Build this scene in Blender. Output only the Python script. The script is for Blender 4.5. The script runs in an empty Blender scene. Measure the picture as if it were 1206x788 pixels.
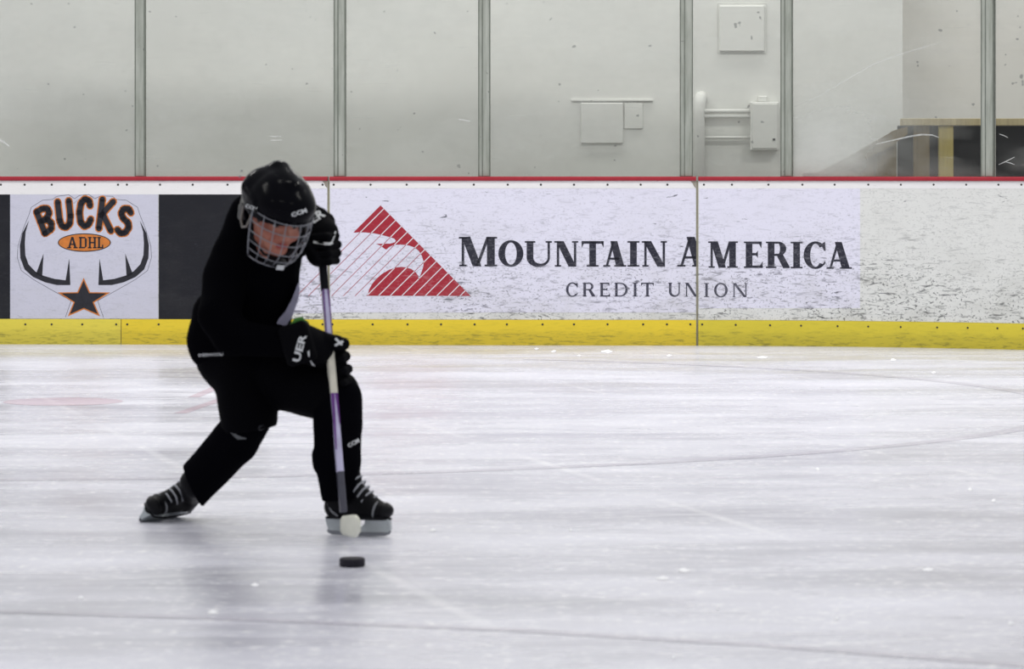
import bpy, bmesh, math, random
import numpy as np
from mathutils import Vector, Matrix
from mathutils.bvhtree import BVHTree

random.seed(7)
scene = bpy.context.scene
C = scene.collection
R = math.radians

# ------------------------------------------------------------------ camera, world, lamps, exposure
F = 4000.0            # focal length in pixels of a 1206 px wide frame
CX, CY = 603.0, 198.0  # vanishing point (horizon at 198)
H = 1.176             # camera height in metres
cam_d = bpy.data.cameras.new('camera')
cam = bpy.data.objects.new('camera', cam_d)
C.objects.link(cam)
cam.location = (0, 0, H)
cam.rotation_euler = (R(90), 0, 0)
cam_d.sensor_fit = 'HORIZONTAL'
cam_d.sensor_width = 36.0
cam_d.lens = 36.0 * F / 1206.0
cam_d.shift_y = -(394 - CY) / 1206.0
cam_d.clip_end = 200
cam_d.dof.use_dof = True
cam_d.dof.focus_distance = 21.0
cam_d.dof.aperture_fstop = 7.5
scene.camera = cam

world = bpy.data.worlds.new('hall_ambient')
scene.world = world
world.use_nodes = True
bg = world.node_tree.nodes['Background']
bg.inputs['Color'].default_value = (0.93, 0.95, 1.0, 1)
bg.inputs['Strength'].default_value = 0.56

def area(name, loc, sx, sy, power, col=(1, 0.98, 0.94), rot=(0, 0, 0)):
    d = bpy.data.lights.new(name, 'AREA')
    d.shape = 'RECTANGLE'
    d.size, d.size_y = sx, sy
    d.energy = power
    d.color = col
    o = bpy.data.objects.new(name, d)
    o.location = loc
    o.rotation_euler = rot
    C.objects.link(o)
for ly, power in ((3.5, 30), (10.5, 75), (17.5, 230)):
    for lx in (-6.0, 0.0, 6.0):
        area('ceiling_and_fill_lamp', (lx, ly, 8.0), 2.4, 1.0, power)
area('ceiling_and_fill_lamp', (0.3, 23.2, 6.0), 7.5, 0.5, 150)  # added fill strip, unseen, to brighten the wall behind the glass

scene.view_settings.view_transform = 'Standard'
scene.view_settings.look = 'None'
scene.view_settings.exposure = 0.0
scene.view_settings.gamma = 1.0
scene.view_settings.use_curve_mapping = False

# ------------------------------------------------------------------ small helpers
def lin(r, g, b):
    f = lambda c: (c / 255 / 12.92) if c / 255 <= 0.04045 else ((c / 255 + 0.055) / 1.055) ** 2.4
    return (f(r), f(g), f(b), 1.0)

def W(px, py, Y):
    """point at depth Y along the ray through a photograph position"""
    return Vector(((px - CX) * Y / F, Y, H - (py - CY) * Y / F))

class Mat:
    def __init__(s, name, col, rough=0.6, spec=0.5, metal=0.0):
        s.m = bpy.data.materials.new(name)
        s.m.use_nodes = True
        s.nt = s.m.node_tree
        s.b = s.nt.nodes['Principled BSDF']
        s.set('Base Color', col); s.set('Roughness', rough)
        s.set('Specular IOR Level', spec); s.set('Metallic', metal)
    def set(s, k, v): s.b.inputs[k].default_value = v
    def node(s, t, **kw):
        n = s.nt.nodes.new(t)
        for k, v in kw.items():
            if k in n.inputs: n.inputs[k].default_value = v
            else: setattr(n, k, v)
        return n
    def link(s, a, b): s.nt.links.new(a, b)
    def coords(s, scale=(1, 1, 1), rot=(0, 0, 0)):
        tc = s.node('ShaderNodeTexCoord')
        mp = s.node('ShaderNodeMapping')
        mp.inputs['Scale'].default_value = scale
        mp.inputs['Rotation'].default_value = rot
        s.link(tc.outputs['Object'], mp.inputs['Vector'])
        return mp.outputs['Vector']
    def noise(s, scale=(1, 1, 1), detail=3, rough=0.5, rot=(0, 0, 0), dist=0.0):
        n = s.node('ShaderNodeTexNoise')
        n.inputs['Scale'].default_value = 1.0
        n.inputs['Detail'].default_value = detail
        n.inputs['Roughness'].default_value = rough
        n.inputs['Distortion'].default_value = dist
        s.link(s.coords(scale, rot), n.inputs['Vector'])
        return n.outputs['Fac']
    def ramp(s, fac, stops):
        r = s.node('ShaderNodeValToRGB')
        e = r.color_ramp.elements
        while len(e) < len(stops): e.new(0.5)
        for i, (p, c) in enumerate(stops):
            e[i].position = p
            e[i].color = c if hasattr(c, '__len__') else (c, c, c, 1)
        s.link(fac, r.inputs['Fac'])
        return r.outputs['Color']
    def math(s, op, a, b):
        n = s.node('ShaderNodeMath', operation=op)
        for i, v in enumerate((a, b)):
            if isinstance(v, (int, float)): n.inputs[i].default_value = v
            else: s.link(v, n.inputs[i])
        return n.outputs[0]
    def mix(s, fac, a, b):
        n = s.node('ShaderNodeMix', data_type='RGBA')
        if isinstance(fac, (int, float)): n.inputs[0].default_value = fac
        else: s.link(fac, n.inputs[0])
        for i, v in ((6, a), (7, b)):
            if hasattr(v, '__len__'): n.inputs[i].default_value = v
            else: s.link(v, n.inputs[i])
        return n.outputs[2]
    def height(s):
        tc = s.node('ShaderNodeTexCoord')
        sp = s.node('ShaderNodeSeparateXYZ')
        s.link(tc.outputs['Object'], sp.inputs[0])
        return sp.outputs['Z']
    def base(s, sock): s.link(sock, s.b.inputs['Base Color'])
    def bump(s, h, strength=0.3, dist=0.01):
        n = s.node('ShaderNodeBump')
        n.inputs['Strength'].default_value = strength
        n.inputs['Distance'].default_value = dist
        s.link(h, n.inputs['Height'])
        s.link(n.outputs['Normal'], s.b.inputs['Normal'])

def simple(name, rgb, rough=0.6, spec=0.4, metal=0.0, var=0.12, scale=25):
    m = Mat(name, lin(*rgb), rough, spec, metal)
    n = m.noise((scale, scale, scale), 3)
    c = lin(*rgb)
    lo = tuple(v * (1 - var) for v in c[:3]) + (1,)
    hi = tuple(min(1, v * (1 + var)) for v in c[:3]) + (1,)
    m.base(m.ramp(n, [(0.3, lo), (0.7, hi)]))
    return m.m

# ------------------------------------------------------------------ mesh helpers
def link_obj(name, me, mat=None, parent=None, smooth=False):
    o = bpy.data.objects.new(name, me)
    C.objects.link(o)
    if mat is not None:
        if not me.materials: me.materials.append(mat)
    if smooth: me.polygons.foreach_set('use_smooth', [True] * len(me.polygons))
    if parent is not None:
        o.parent = parent
        o.matrix_parent_inverse = parent['_inv'] if False else PINV.get(parent.name, Matrix())
    return o
PINV = {}

def mesh(name, verts, faces, mat, parent=None, smooth=False):
    me = bpy.data.meshes.new(name)
    me.from_pydata([tuple(v) for v in verts], [], faces)
    me.update()
    return link_obj(name, me, mat, parent, smooth)

def empty(name, loc, label, cat, group=None):
    o = bpy.data.objects.new(name, None)
    o.empty_display_size = 0.1
    o.location = loc
    C.objects.link(o)
    PINV[o.name] = Matrix.Translation(-Vector(loc))
    return tag(o, label, cat, group)

def tag(o, label=None, cat=None, group=None, kind=None):
    if label: o['label'] = label
    if cat: o['category'] = cat
    if group: o['group'] = group
    if kind: o['kind'] = kind
    return o

def bm_obj(name, bm, mat, parent=None, smooth=False):
    me = bpy.data.meshes.new(name)
    bm.to_mesh(me); bm.free()
    return link_obj(name, me, mat, parent, smooth)

def box(name, lo, hi, mat, parent=None, bevel=0.004, M=None):
    bm = bmesh.new()
    bmesh.ops.create_cube(bm, size=1)
    for v in bm.verts:
        v.co = Vector([(lo[i] + hi[i]) / 2 + v.co[i] * (hi[i] - lo[i]) for i in range(3)])
    if bevel:
        bmesh.ops.bevel(bm, geom=list(bm.edges), offset=bevel, segments=1, affect='EDGES')
    if M is not None: bm.transform(M)
    bmesh.ops.recalc_face_normals(bm, faces=bm.faces)
    return bm_obj(name, bm, mat, parent)

def prism(name, pts, d, mat, parent=None):
    """polygon (3D points, planar) pushed along vector d"""
    n = len(pts)
    v = [Vector(p) for p in pts] + [Vector(p) + Vector(d) for p in pts]
    f = [list(range(n)), list(range(2 * n - 1, n - 1, -1))]
    for i in range(n):
        j = (i + 1) % n
        f.append([j, i, n + i, n + j])
    o = mesh(name, v, f, mat, parent)
    bm = bmesh.new(); bm.from_mesh(o.data)
    bmesh.ops.recalc_face_normals(bm, faces=bm.faces)
    bm.to_mesh(o.data); bm.free()
    return o

def tube_data(path, rad, n=8, closed=False):
    """verts and faces of a tube along points; rad a number or list"""
    P = [Vector(p) for p in path]
    m = len(P)
    rad = rad if hasattr(rad, '__len__') else [rad] * m
    V, Fc = [], []
    up = None
    for i in range(m):
        a = P[(i - 1) % m] if (closed or i) else P[0]
        b = P[(i + 1) % m] if (closed or i < m - 1) else P[-1]
        t = (b - a).normalized()
        if up is None:
            up = t.orthogonal().normalized()
        else:
            up = (up - t * up.dot(t)).normalized()
        w = t.cross(up)
        for k in range(n):
            q = 2 * math.pi * k / n
            V.append(P[i] + (up * math.cos(q) + w * math.sin(q)) * rad[i])
    for i in range(m if closed else m - 1):
        for k in range(n):
            a0, a1 = i * n + k, i * n + (k + 1) % n
            j = (i + 1) % m
            Fc.append([a0, a1, j * n + (k + 1) % n, j * n + k])
    if not closed:
        Fc.append(list(range(n - 1, -1, -1)))
        Fc.append(list(range((m - 1) * n, m * n)))
    return V, Fc

def tube(name, path, rad, mat, parent=None, n=8, closed=False, M=None):
    V, Fc = tube_data(path, rad, n, closed)
    if M is not None: V = [M @ v for v in V]
    return mesh(name, V, Fc, mat, parent, True)

def tubes(name, paths, rad, mat, parent=None, n=6, M=None):
    V, Fc = [], []
    for p in paths:
        v, f = tube_data(p, rad, n)
        o = len(V)
        V += v
        Fc += [[i + o for i in q] for q in f]
    if M is not None: V = [M @ v for v in V]
    return mesh(name, V, Fc, mat, parent, True)

# ------------------------------------------------------------------ signed-distance modelling (for soft bodies)
def cone(a, b, ra, rb): return ('cone', np.array(a, float), np.array(b, float), ra, rb)
def ell(c, r, M=None): return ('ell', np.array(c, float), np.array(r, float), M)
def rbox(c, h, r, M=None): return ('box', np.array(c, float), np.array(h, float), r, M)

def prim_bounds(p):
    if p[0] == 'cone':
        r = max(p[3], p[4])
        return np.minimum(p[1], p[2]) - r, np.maximum(p[1], p[2]) + r
    if p[0] == 'ell':
        r = p[2].max() if p[3] is not None else p[2]
        return p[1] - r, p[1] + r
    r = np.linalg.norm(p[2]) + p[3] if p[4] is not None else p[2] + p[3]
    return p[1] - r, p[1] + r

def prim_dist(p, X, Y, Z):
    if p[0] == 'cone':
        a, b, ra, rb = p[1:]
        ab = b - a
        L = float(ab @ ab) or 1e-9
        t = np.clip(((X - a[0]) * ab[0] + (Y - a[1]) * ab[1] + (Z - a[2]) * ab[2]) / L, 0, 1)
        return np.sqrt((X - a[0] - t * ab[0]) ** 2 + (Y - a[1] - t * ab[1]) ** 2 + (Z - a[2] - t * ab[2]) ** 2) - (ra + t * (rb - ra))
    c = p[1]
    x, y, z = X - c[0], Y - c[1], Z - c[2]
    M = p[3] if p[0] == 'ell' else p[4]
    if M is not None:
        A = np.array(M, float)
        x, y, z = [A[0, i] * x + A[1, i] * y + A[2, i] * z for i in range(3)]
    if p[0] == 'ell':
        r = p[2]
        k0 = np.sqrt((x / r[0]) ** 2 + (y / r[1]) ** 2 + (z / r[2]) ** 2)
        k1 = np.sqrt((x / r[0] ** 2) ** 2 + (y / r[1] ** 2) ** 2 + (z / r[2] ** 2) ** 2)
        return np.where(k1 < 1e-6, -r.min(), k0 * (k0 - 1) / np.maximum(k1, 1e-6))
    h = p[2]
    qx, qy, qz = abs(x) - h[0], abs(y) - h[1], abs(z) - h[2]
    o = np.sqrt(np.maximum(qx, 0) ** 2 + np.maximum(qy, 0) ** 2 + np.maximum(qz, 0) ** 2)
    return o + np.minimum(np.maximum(qx, np.maximum(qy, qz)), 0) - p[3]

def sdf_mesh(adds, res, k=0.02, subs=(), cuts=(), wrinkle=None, ksub=0.003):
    """surface-nets mesh of smoothly joined primitives; cuts = (point, normal) removes the normal's side"""
    lo = np.min([prim_bounds(p)[0] for p in adds], 0) - 0.015
    hi = np.max([prim_bounds(p)[1] for p in adds], 0) + 0.015
    n = np.ceil((hi - lo) / res).astype(int) + 1
    ax = [lo[i] + res * np.arange(n[i]) for i in range(3)]
    D = np.full(n, 0.2)
    def win(p, m):
        a, b = prim_bounds(p)
        i0 = np.clip(((a - m - lo) / res).astype(int), 0, n)
        i1 = np.clip(((b + m - lo) / res).astype(int) + 2, 0, n)
        s = tuple(slice(i0[i], i1[i]) for i in range(3))
        g = np.meshgrid(*[ax[i][s[i]] for i in range(3)], indexing='ij', sparse=True)
        return s, g
    for p in adds:
        s, g = win(p, 0.05)
        d = prim_dist(p, *g)
        h = np.clip(0.5 + 0.5 * (D[s] - d) / k, 0, 1)
        D[s] = D[s] * (1 - h) + d * h - k * h * (1 - h)
    X, Y, Z = np.meshgrid(*ax, indexing='ij', sparse=True)
    if wrinkle: D = D + wrinkle(X, Y, Z)
    for p in subs:
        s, g = win(p, 0.03)
        D[s] = np.maximum(D[s], -prim_dist(p, *g))
    for c, nn in cuts:
        nn = Vector(nn).normalized()
        D = np.maximum(D, (X - c[0]) * nn[0] + (Y - c[1]) * nn[1] + (Z - c[2]) * nn[2])
    D = np.maximum(D, -0.2)
    D[0] = D[-1] = 0.1; D[:, 0] = D[:, -1] = 0.1; D[:, :, 0] = D[:, :, -1] = 0.1
    S = D < 0
    c8 = [(i, j, l) for i in (0, 1) for j in (0, 1) for l in (0, 1)]
    def corner(A, o): return A[o[0]:A.shape[0] - 1 + o[0], o[1]:A.shape[1] - 1 + o[1], o[2]:A.shape[2] - 1 + o[2]]
    cnt = sum(corner(S, o).astype(np.int8) for o in c8)
    act = np.argwhere((cnt > 0) & (cnt < 8))
    idx = np.full(cnt.shape, -1, int)
    idx[tuple(act.T)] = np.arange(len(act))
    acc = np.zeros((len(act), 3)); num = np.zeros(len(act))
    vals = {o: D[tuple((act + np.array(o)).T)] for o in c8}
    for o in c8:
        for axi in range(3):
            if o[axi]: continue
            q = list(o); q[axi] = 1; q = tuple(q)
            da, db = vals[o], vals[q]
            m = (da < 0) != (db < 0)
            t = np.where(m, da / np.where(m, da - db, 1), 0)
            pt = np.tile(np.array(o, float), (len(act), 1))
            pt[:, axi] += t
            acc[m] += pt[m]; num[m] += 1
    V = lo + res * (act + acc / num[:, None])
    Fc = []
    for axi in range(3):
        a1, a2 = (axi + 1) % 3, (axi + 2) % 3
        s0 = [slice(None)] * 3; s1 = [slice(None)] * 3
        s0[axi] = slice(0, -1); s1[axi] = slice(1, None)
        e = np.argwhere(S[tuple(s0)] != S[tuple(s1)])
        e = e[(e[:, a1] > 0) & (e[:, a2] > 0)]
        st = S[tuple(e.T)]
        u = np.zeros(3, int); u[a1] = 1
        w = np.zeros(3, int); w[a2] = 1
        q = np.stack([idx[tuple((e - u - w).T)], idx[tuple((e - w).T)], idx[tuple(e.T)], idx[tuple((e - u).T)]], 1)
        q[~st] = q[~st][:, ::-1]
        Fc.append(q)
    Fc = np.concatenate(Fc)
    return V, Fc

def soft(name, adds, mat, parent=None, res=0.005, k=0.02, M=None, **kw):
    V, Fc = sdf_mesh(adds, res, k, **kw)
    if M is not None:
        A = np.array(M)
        V = V @ A[:3, :3].T + A[:3, 3]
    me = bpy.data.meshes.new(name)
    me.vertices.add(len(V)); me.vertices.foreach_set('co', V.astype(np.float32).ravel())
    me.loops.add(len(Fc) * 4); me.loops.foreach_set('vertex_index', Fc.astype(np.int32).ravel())
    me.polygons.add(len(Fc)); me.polygons.foreach_set('loop_start', np.arange(0, len(Fc) * 4, 4, dtype=np.int32))
    me.update(calc_edges=True); me.validate()
    return link_obj(name, me, mat, parent, True)

def bvh_of(objs):
    V, Fc = [], []
    for o in objs:
        b = len(V)
        V += [v.co.copy() for v in o.data.vertices]
        Fc += [[i + b for i in p.vertices] for p in o.data.polygons]
    return BVHTree.FromPolygons(V, Fc)

def on_cloth(tree, px, py, lift=0.002, Yfall=10.9):
    o = Vector((0, 0, H))
    d = Vector(((px - CX) / F, 1, -(py - CY) / F)).normalized()
    hit = tree.ray_cast(o, d)
    if hit[0] is None: return W(px, py, Yfall)
    return hit[0] - d * lift

def text_shape(s, bold=0.0, shear=0.0):
    """flat outline of built-in lettering, normalised to a unit-high box; returns verts, faces, width"""
    cu = bpy.data.curves.new('lettering', 'FONT')
    cu.body = s; cu.offset = bold; cu.shear = shear; cu.resolution_u = 2
    o = bpy.data.objects.new('lettering_tmp', cu)
    C.objects.link(o)
    dg = bpy.context.evaluated_depsgraph_get()
    me = bpy.data.meshes.new_from_object(o.evaluated_get(dg))
    bpy.data.objects.remove(o); bpy.data.curves.remove(cu)
    v = np.array([q.co[:2] for q in me.vertices])
    f = [list(p.vertices) for p in me.polygons]
    bpy.data.meshes.remove(me)
    v -= v.min(0)
    h = v[:, 1].max()
    return v / h, f, v[:, 0].max() / h

# ------------------------------------------------------------------ materials
def ice_material(name, tint, mixin):
    m = Mat(name, (1, 1, 1, 1), 0.2)
    big = m.noise((0.45, 0.9, 1), 4, 0.55)
    streak = m.noise((0.5, 1.7, 1), 6, 0.62, rot=(0, 0, R(3)), dist=0.4)
    fine = m.noise((2.6, 7.0, 1), 5, 0.65, rot=(0, 0, R(-5)), dist=0.5)
    spk = m.noise((26, 30, 1), 3, 0.6)
    chips = m.noise((55, 60, 1), 1, 0.5)
    s1 = m.math('ADD', m.math('MULTIPLY', big, 0.35), m.math('MULTIPLY', streak, 0.45))
    s1 = m.math('ADD', s1, m.math('MULTIPLY', fine, 0.20))
    cov = m.ramp(s1, [(0.33, 0.0), (0.66, 1.0)])
    clear = lin(187, 187, 198); snow = lin(229, 229, 239)
    col = m.mix(cov, clear, snow)
    spm = m.math('MULTIPLY', m.ramp(spk, [(0.53, 0.0), (0.66, 1.0)]), m.ramp(fine, [(0.40, 0.0), (0.58, 1.0)]))
    col = m.mix(spm, col, lin(250, 250, 252))
    chp = m.math('MULTIPLY', m.ramp(chips, [(0.665, 0.0), (0.72, 1.0)]), m.ramp(big, [(0.45, 0.0), (0.6, 1.0)]))
    col = m.mix(chp, col, lin(252, 252, 252))
    # skate cuts: thin pale arcs
    for sc, rot, dist in ((1.3, 12, 3.0), (0.9, -22, 2.2), (0.6, 75, 2.5)):
        wv = m.node('ShaderNodeTexWave', wave_type='BANDS', bands_direction='Y', wave_profile='SIN')
        wv.inputs['Scale'].default_value = sc * 0.35
        wv.inputs['Distortion'].default_value = dist
        wv.inputs['Detail'].default_value = 1.0
        wv.inputs['Detail Scale'].default_value = 0.25
        m.link(m.coords((1, 1, 1), (0, 0, R(rot))), wv.inputs['Vector'])
        ln = m.ramp(wv.outputs['Fac'], [(0.9972, 0.0), (0.9995, 0.5)])
        ln = m.math('MULTIPLY', ln, m.ramp(m.noise((0.7, 0.7, 1), 2), [(0.45, 0.0), (0.65, 1.0)]))
        col = m.mix(ln, col, lin(246, 246, 250))
    if mixin: col = m.mix(mixin, col, tint)
    m.base(col)
    rg = m.ramp(s1, [(0.36, 0.14), (0.62, 0.38)])
    m.link(rg, m.b.inputs['Roughness'])
    m.set('IOR', 1.31)
    m.set('Specular IOR Level', 0.42)
    m.bump(m.noise((1.4, 3, 1), 5, 0.6), 0.05, 0.01)
    return m.m
M_ICE = ice_material('ice', None, 0)
M_ICE_RED = ice_material('ice_faded_red_paint', lin(190, 150, 165), 0.45)
M_ICE_LINE = ice_material('ice_faded_line_paint', lin(160, 148, 165), 0.27)

def board_material(name, rgb, dark, amount, lower, smear_amt=0.30):
    """plastic facing with puck scuffs: short dark dashes and specks, denser where pucks strike"""
    m = Mat(name, lin(*rgb), 0.42, 0.35)
    z = m.height()
    dash = m.ramp(m.noise((9, 9, 48), 4, 0.62, rot=(0, R(4), 0), dist=0.6), [(0.56, 0.0), (0.70, 1.0)])
    dash2 = m.ramp(m.noise((16, 16, 55), 3, 0.6, rot=(0, R(-24), 0), dist=0.8), [(0.58, 0.0), (0.70, 1.0)])
    speck = m.ramp(m.noise((60, 60, 75), 2, 0.6), [(0.57, 0.0), (0.68, 1.0)])
    patch = m.ramp(m.noise((1.6, 1.6, 2.6), 4, 0.6), [(0.34, 0.35), (0.64, 1.0)])
    zone = m.ramp(z, [(0.17, lower * 0.9), (0.34, lower), (0.62, 0.55), (0.95, 0.30)])
    k = m.math('MAXIMUM', m.math('MAXIMUM', dash, m.math('MULTIPLY', dash2, 0.8)), m.math('MULTIPLY', speck, 0.7))
    k = m.math('MULTIPLY', m.math('MULTIPLY', k, patch), m.math('MULTIPLY', zone, amount))
    col = m.mix(k, lin(*rgb), lin(*dark))
    smear = m.math('MULTIPLY', m.ramp(m.noise((3, 3, 5), 5, 0.65), [(0.45, 0.0), (0.75, smear_amt)]), zone)
    col = m.mix(smear, col, lin(168, 168, 160))
    bold = m.math('MULTIPLY', m.ramp(m.noise((4.2, 4.2, 17), 5, 0.7, rot=(0, R(12), 0), dist=1.5), [(0.66, 0.0), (0.70, 1.0)]), amount * 0.7)
    col = m.mix(bold, col, lin(70, 72, 84))
    m.base(col)
    return m.m
M_FACE = board_material('white_board_facing', (224, 225, 221), (92, 94, 94), 1.25, 1.35)
M_STRIP = board_material('clean_white_strip', (238, 237, 236), (120, 120, 120), 0.15, 0.3)
M_DECAL = board_material('lavender_white_ad_film', (228, 227, 241), (100, 100, 112), 1.2, 1.2)
M_DECAL_B = board_material('grey_white_ad_film', (205, 205, 219), (110, 112, 125), 0.4, 0.6)
M_NAVY = board_material('dark_navy_film', (18, 19, 27), (60, 62, 68), 0.35, 0.7, 0.05)

def kick_material(name, rgb):
    m = Mat(name, lin(*rgb), 0.4, 0.35)
    z = m.height()
    sc = m.ramp(m.noise((14, 14, 70), 5, 0.65, dist=0.5), [(0.5, 0.0), (0.68, 1.0)])
    zone = m.ramp(m.math('ADD', z, m.math('MULTIPLY', m.noise((8, 8, 20), 3), 0.06)), [(0.03, 0.88), (0.10, 0.68), (0.135, 0.25), (0.2, 0.12)])
    k = m.math('MULTIPLY', m.math('ADD', m.math('MULTIPLY', sc, 0.6), 0.4), zone)
    col = m.mix(k, lin(*rgb), lin(118, 112, 52))
    m.base(col)
    return m.m
M_KICK = [kick_material('yellow_kick_plate_a', (234, 217, 82)), kick_material('yellow_kick_plate_b', (240, 212, 56)), kick_material('yellow_kick_plate_c', (224, 206, 62))]
M_CAP = simple('red_cap_plastic', (160, 34, 48), 0.35, 0.4, var=0.06)
M_SCREW = simple('dark_screw', (70, 68, 66), 0.5, 0.4, 0.6)
M_SEAM = simple('seam_filler', (150, 146, 128), 0.7)
M_TORN = simple('torn_corner_grey', (150, 144, 132), 0.8)
M_INK = board_material('charcoal_print', (36, 36, 50), (190, 190, 200), 0.45, 1.1, 0.08)
M_INK2 = board_material('charcoal_small_print', (62, 62, 78), (190, 190, 200), 0.5, 1.0, 0.1)
M_REDP = board_material('crimson_print', (164, 36, 52), (214, 170, 178), 0.35, 1.0, 0.1)
M_REDL = simple('thin_crimson_print', (176, 92, 104), 0.5)
M_WLINE = simple('white_print_line', (226, 218, 224), 0.5)
M_ORANGE = simple('orange_print', (205, 122, 52), 0.5)
M_BLACKP = simple('black_print', (34, 34, 42), 0.5, var=0.25)
M_GREYP = simple('thin_grey_print', (96, 98, 110), 0.5)

def wall_material(name, rgb, dirt=0.25):
    m = Mat(name, lin(*rgb), 0.7, 0.25)
    a = m.noise((0.9, 0.9, 1.4), 5, 0.6)
    b = m.noise((9, 9, 7), 3, 0.6)
    d = tuple(v * 0.84 for v in lin(*rgb)[:3]) + (1,)
    col = m.mix(m.math('MULTIPLY', m.ramp(a, [(0.40, 0.0), (0.68, 1.0)]), dirt * 2), lin(*rgb), d)
    col = m.mix(m.math('MULTIPLY', m.ramp(b, [(0.45, 0.0), (0.8, 1.0)]), 0.25), col, d)
    spots = m.ramp(m.noise((17, 17, 19), 1, 0.5), [(0.74, 0.0), (0.77, 0.6)])
    col = m.mix(spots, col, lin(120, 122, 124))
    m.base(col)
    m.bump(b, 0.15, 0.004)
    return m.m
M_WALL = wall_material('white_painted_wall', (226, 226, 222))
M_WALL2 = wall_material('cream_block_wall', (234, 231, 224))
M_FIX = wall_material('white_painted_metal', (224, 224, 220), 0.15)
M_CONC = wall_material('grey_concrete_floor', (140, 138, 132))

def post_material():
    m = Mat('dull_aluminium_post', lin(164, 168, 158), 0.5, 0.4, 0.25)
    n = m.noise((30, 30, 3), 4, 0.6)
    col = m.ramp(n, [(0.3, lin(140, 145, 134)), (0.7, lin(178, 181, 172))])
    k = m.ramp(m.noise((28, 28, 20), 3, 0.7, dist=1.0), [(0.68, 0.0), (0.72, 0.9)])
    m.base(m.mix(k, col, lin(62, 64, 66)))
    return m.m
M_POST = post_material()
M_GROOVE = simple('post_groove_rubber', (112, 117, 108), 0.7)

def glass_material(name, worn=None):
    m = Mat(name, (0.9, 0.9, 0.9, 1), 0.05)
    nt = m.nt
    nt.nodes.remove(m.b)
    out = nt.nodes['Material Output']
    tr = m.node('ShaderNodeBsdfTransparent'); tr.inputs['Color'].default_value = (0.955, 0.965, 0.955, 1)
    gl = m.node('ShaderNodeBsdfGlossy'); gl.inputs['Roughness'].default_value = 0.03
    df = m.node('ShaderNodeBsdfDiffuse'); df.inputs['Color'].default_value = lin(214, 216, 210)
    fr = m.node('ShaderNodeFresnel'); fr.inputs['IOR'].default_value = 1.49
    m1 = m.node('ShaderNodeMixShader')
    m.link(m.math('MULTIPLY', fr.outputs[0], 0.5), m1.inputs[0]); m.link(tr.outputs[0], m1.inputs[1]); m.link(gl.outputs[0], m1.inputs[2])
    haze = m.ramp(m.noise((0.7, 0.7, 1.6), 4, 0.55), [(0.45, 0.0), (0.75, 0.24)])
    scuff = m.ramp(m.noise((2.5, 2.5, 30), 4, 0.6, rot=(0, R(-18), 0), dist=0.8), [(0.66, 0.0), (0.78, 0.12)])
    tot = m.math('ADD', haze, scuff)
    if worn is not None:
        tc = m.node('ShaderNodeTexCoord')
        vm = m.node('ShaderNodeVectorMath', operation='DISTANCE'); vm.inputs[1].default_value = worn
        m.link(tc.outputs['Object'], vm.inputs[0])
        w_ = m.math('ADD', vm.outputs['Value'], m.math('MULTIPLY', m.noise((5, 5, 9), 4, 0.6), 0.25))
        tot = m.math('ADD', tot, m.ramp(w_, [(0.18, 0.55), (0.62, 0.0)]))
    m2 = m.node('ShaderNodeMixShader')
    m.link(tot, m2.inputs[0]); m.link(m1.outputs[0], m2.inputs[1]); m.link(df.outputs[0], m2.inputs[2])
    m.link(m2.outputs[0], out.inputs['Surface'])
    return m.m
M_GLASS = glass_material('scuffed_clear_acrylic')
M_GLASSW = glass_material('worn_hazy_acrylic', W(968, 178, 22.4))
def pane_mark_material(name, a):
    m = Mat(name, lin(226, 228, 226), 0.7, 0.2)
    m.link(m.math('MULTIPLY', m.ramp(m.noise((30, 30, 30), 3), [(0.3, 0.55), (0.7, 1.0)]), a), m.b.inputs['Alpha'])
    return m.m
M_SCRATCH_GLINT = pane_mark_material('white_scratch_and_glint', 0.65)
M_SCRATCHF = pane_mark_material('faint_scratch', 0.22)

def wood_material(name, rgb):
    m = Mat(name, lin(*rgb), 0.75, 0.2)
    n = m.noise((40, 40, 3), 5, 0.65, dist=0.6)
    c = lin(*rgb)
    m.base(m.ramp(n, [(0.25, tuple(v * 0.72 for v in c[:3]) + (1,)), (0.75, tuple(min(1, v * 1.15) for v in c[:3]) + (1,))]))
    return m.m
M_WOOD = wood_material('pale_lumber', (184, 170, 134))
M_WOOD2 = wood_material('yellow_pine_lumber', (178, 162, 104))
M_WOOD3 = wood_material('weathered_brown_lumber', (116, 100, 68))
M_BLACK = simple('matt_black', (26, 25, 26), 0.7, var=0.4, scale=6)

def cloth_material(name, rgb, rough=0.95, spec=0.015):
    m = Mat(name, lin(*rgb), rough, spec)
    m.bump(m.noise((160, 160, 160), 2), 0.2, 0.002)
    return m.m
M_JERSEY = cloth_material('black_jersey_knit', (5, 5, 8))
M_PANTS = cloth_material('black_pants_nylon', (5, 5, 8), 0.8, 0.03)
M_SOCK = cloth_material('black_sock_knit', (6, 6, 10))
M_GLOVE = cloth_material('black_glove_leather', (6, 6, 9), 0.75, 0.05)
M_GREEN = simple('green_glove_lining', (62, 118, 44), 0.8)
M_GREYC = simple('lavender_grey_cloth', (150, 148, 168), 0.85, 0.2)
M_WHITEP = simple('white_logo_print', (205, 207, 208), 0.6, 0.3, var=0.05)
M_DIMP = simple('dull_grey_print', (96, 98, 100), 0.7, 0.2)
M_SHELL = simple('glossy_black_helmet_shell', (4, 4, 9), 0.15, 0.06, var=0.1)
M_PAD = simple('grey_helmet_padding', (92, 92, 90), 0.7)
M_CAGE = simple('grey_steel_wire', (130, 132, 138), 0.35, 0.5, 0.35)
M_CLEAR = simple('smoky_ear_plastic', (110, 104, 98), 0.3, 0.5)
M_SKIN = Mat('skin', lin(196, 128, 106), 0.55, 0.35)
M_SKIN.base(M_SKIN.ramp(M_SKIN.noise((22, 22, 22), 3), [(0.35, lin(158, 92, 76)), (0.65, lin(180, 122, 102))]))  # tone darkened to carry the shade under the helmet
M_SKIN.set('Subsurface Weight', 0.0)
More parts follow.
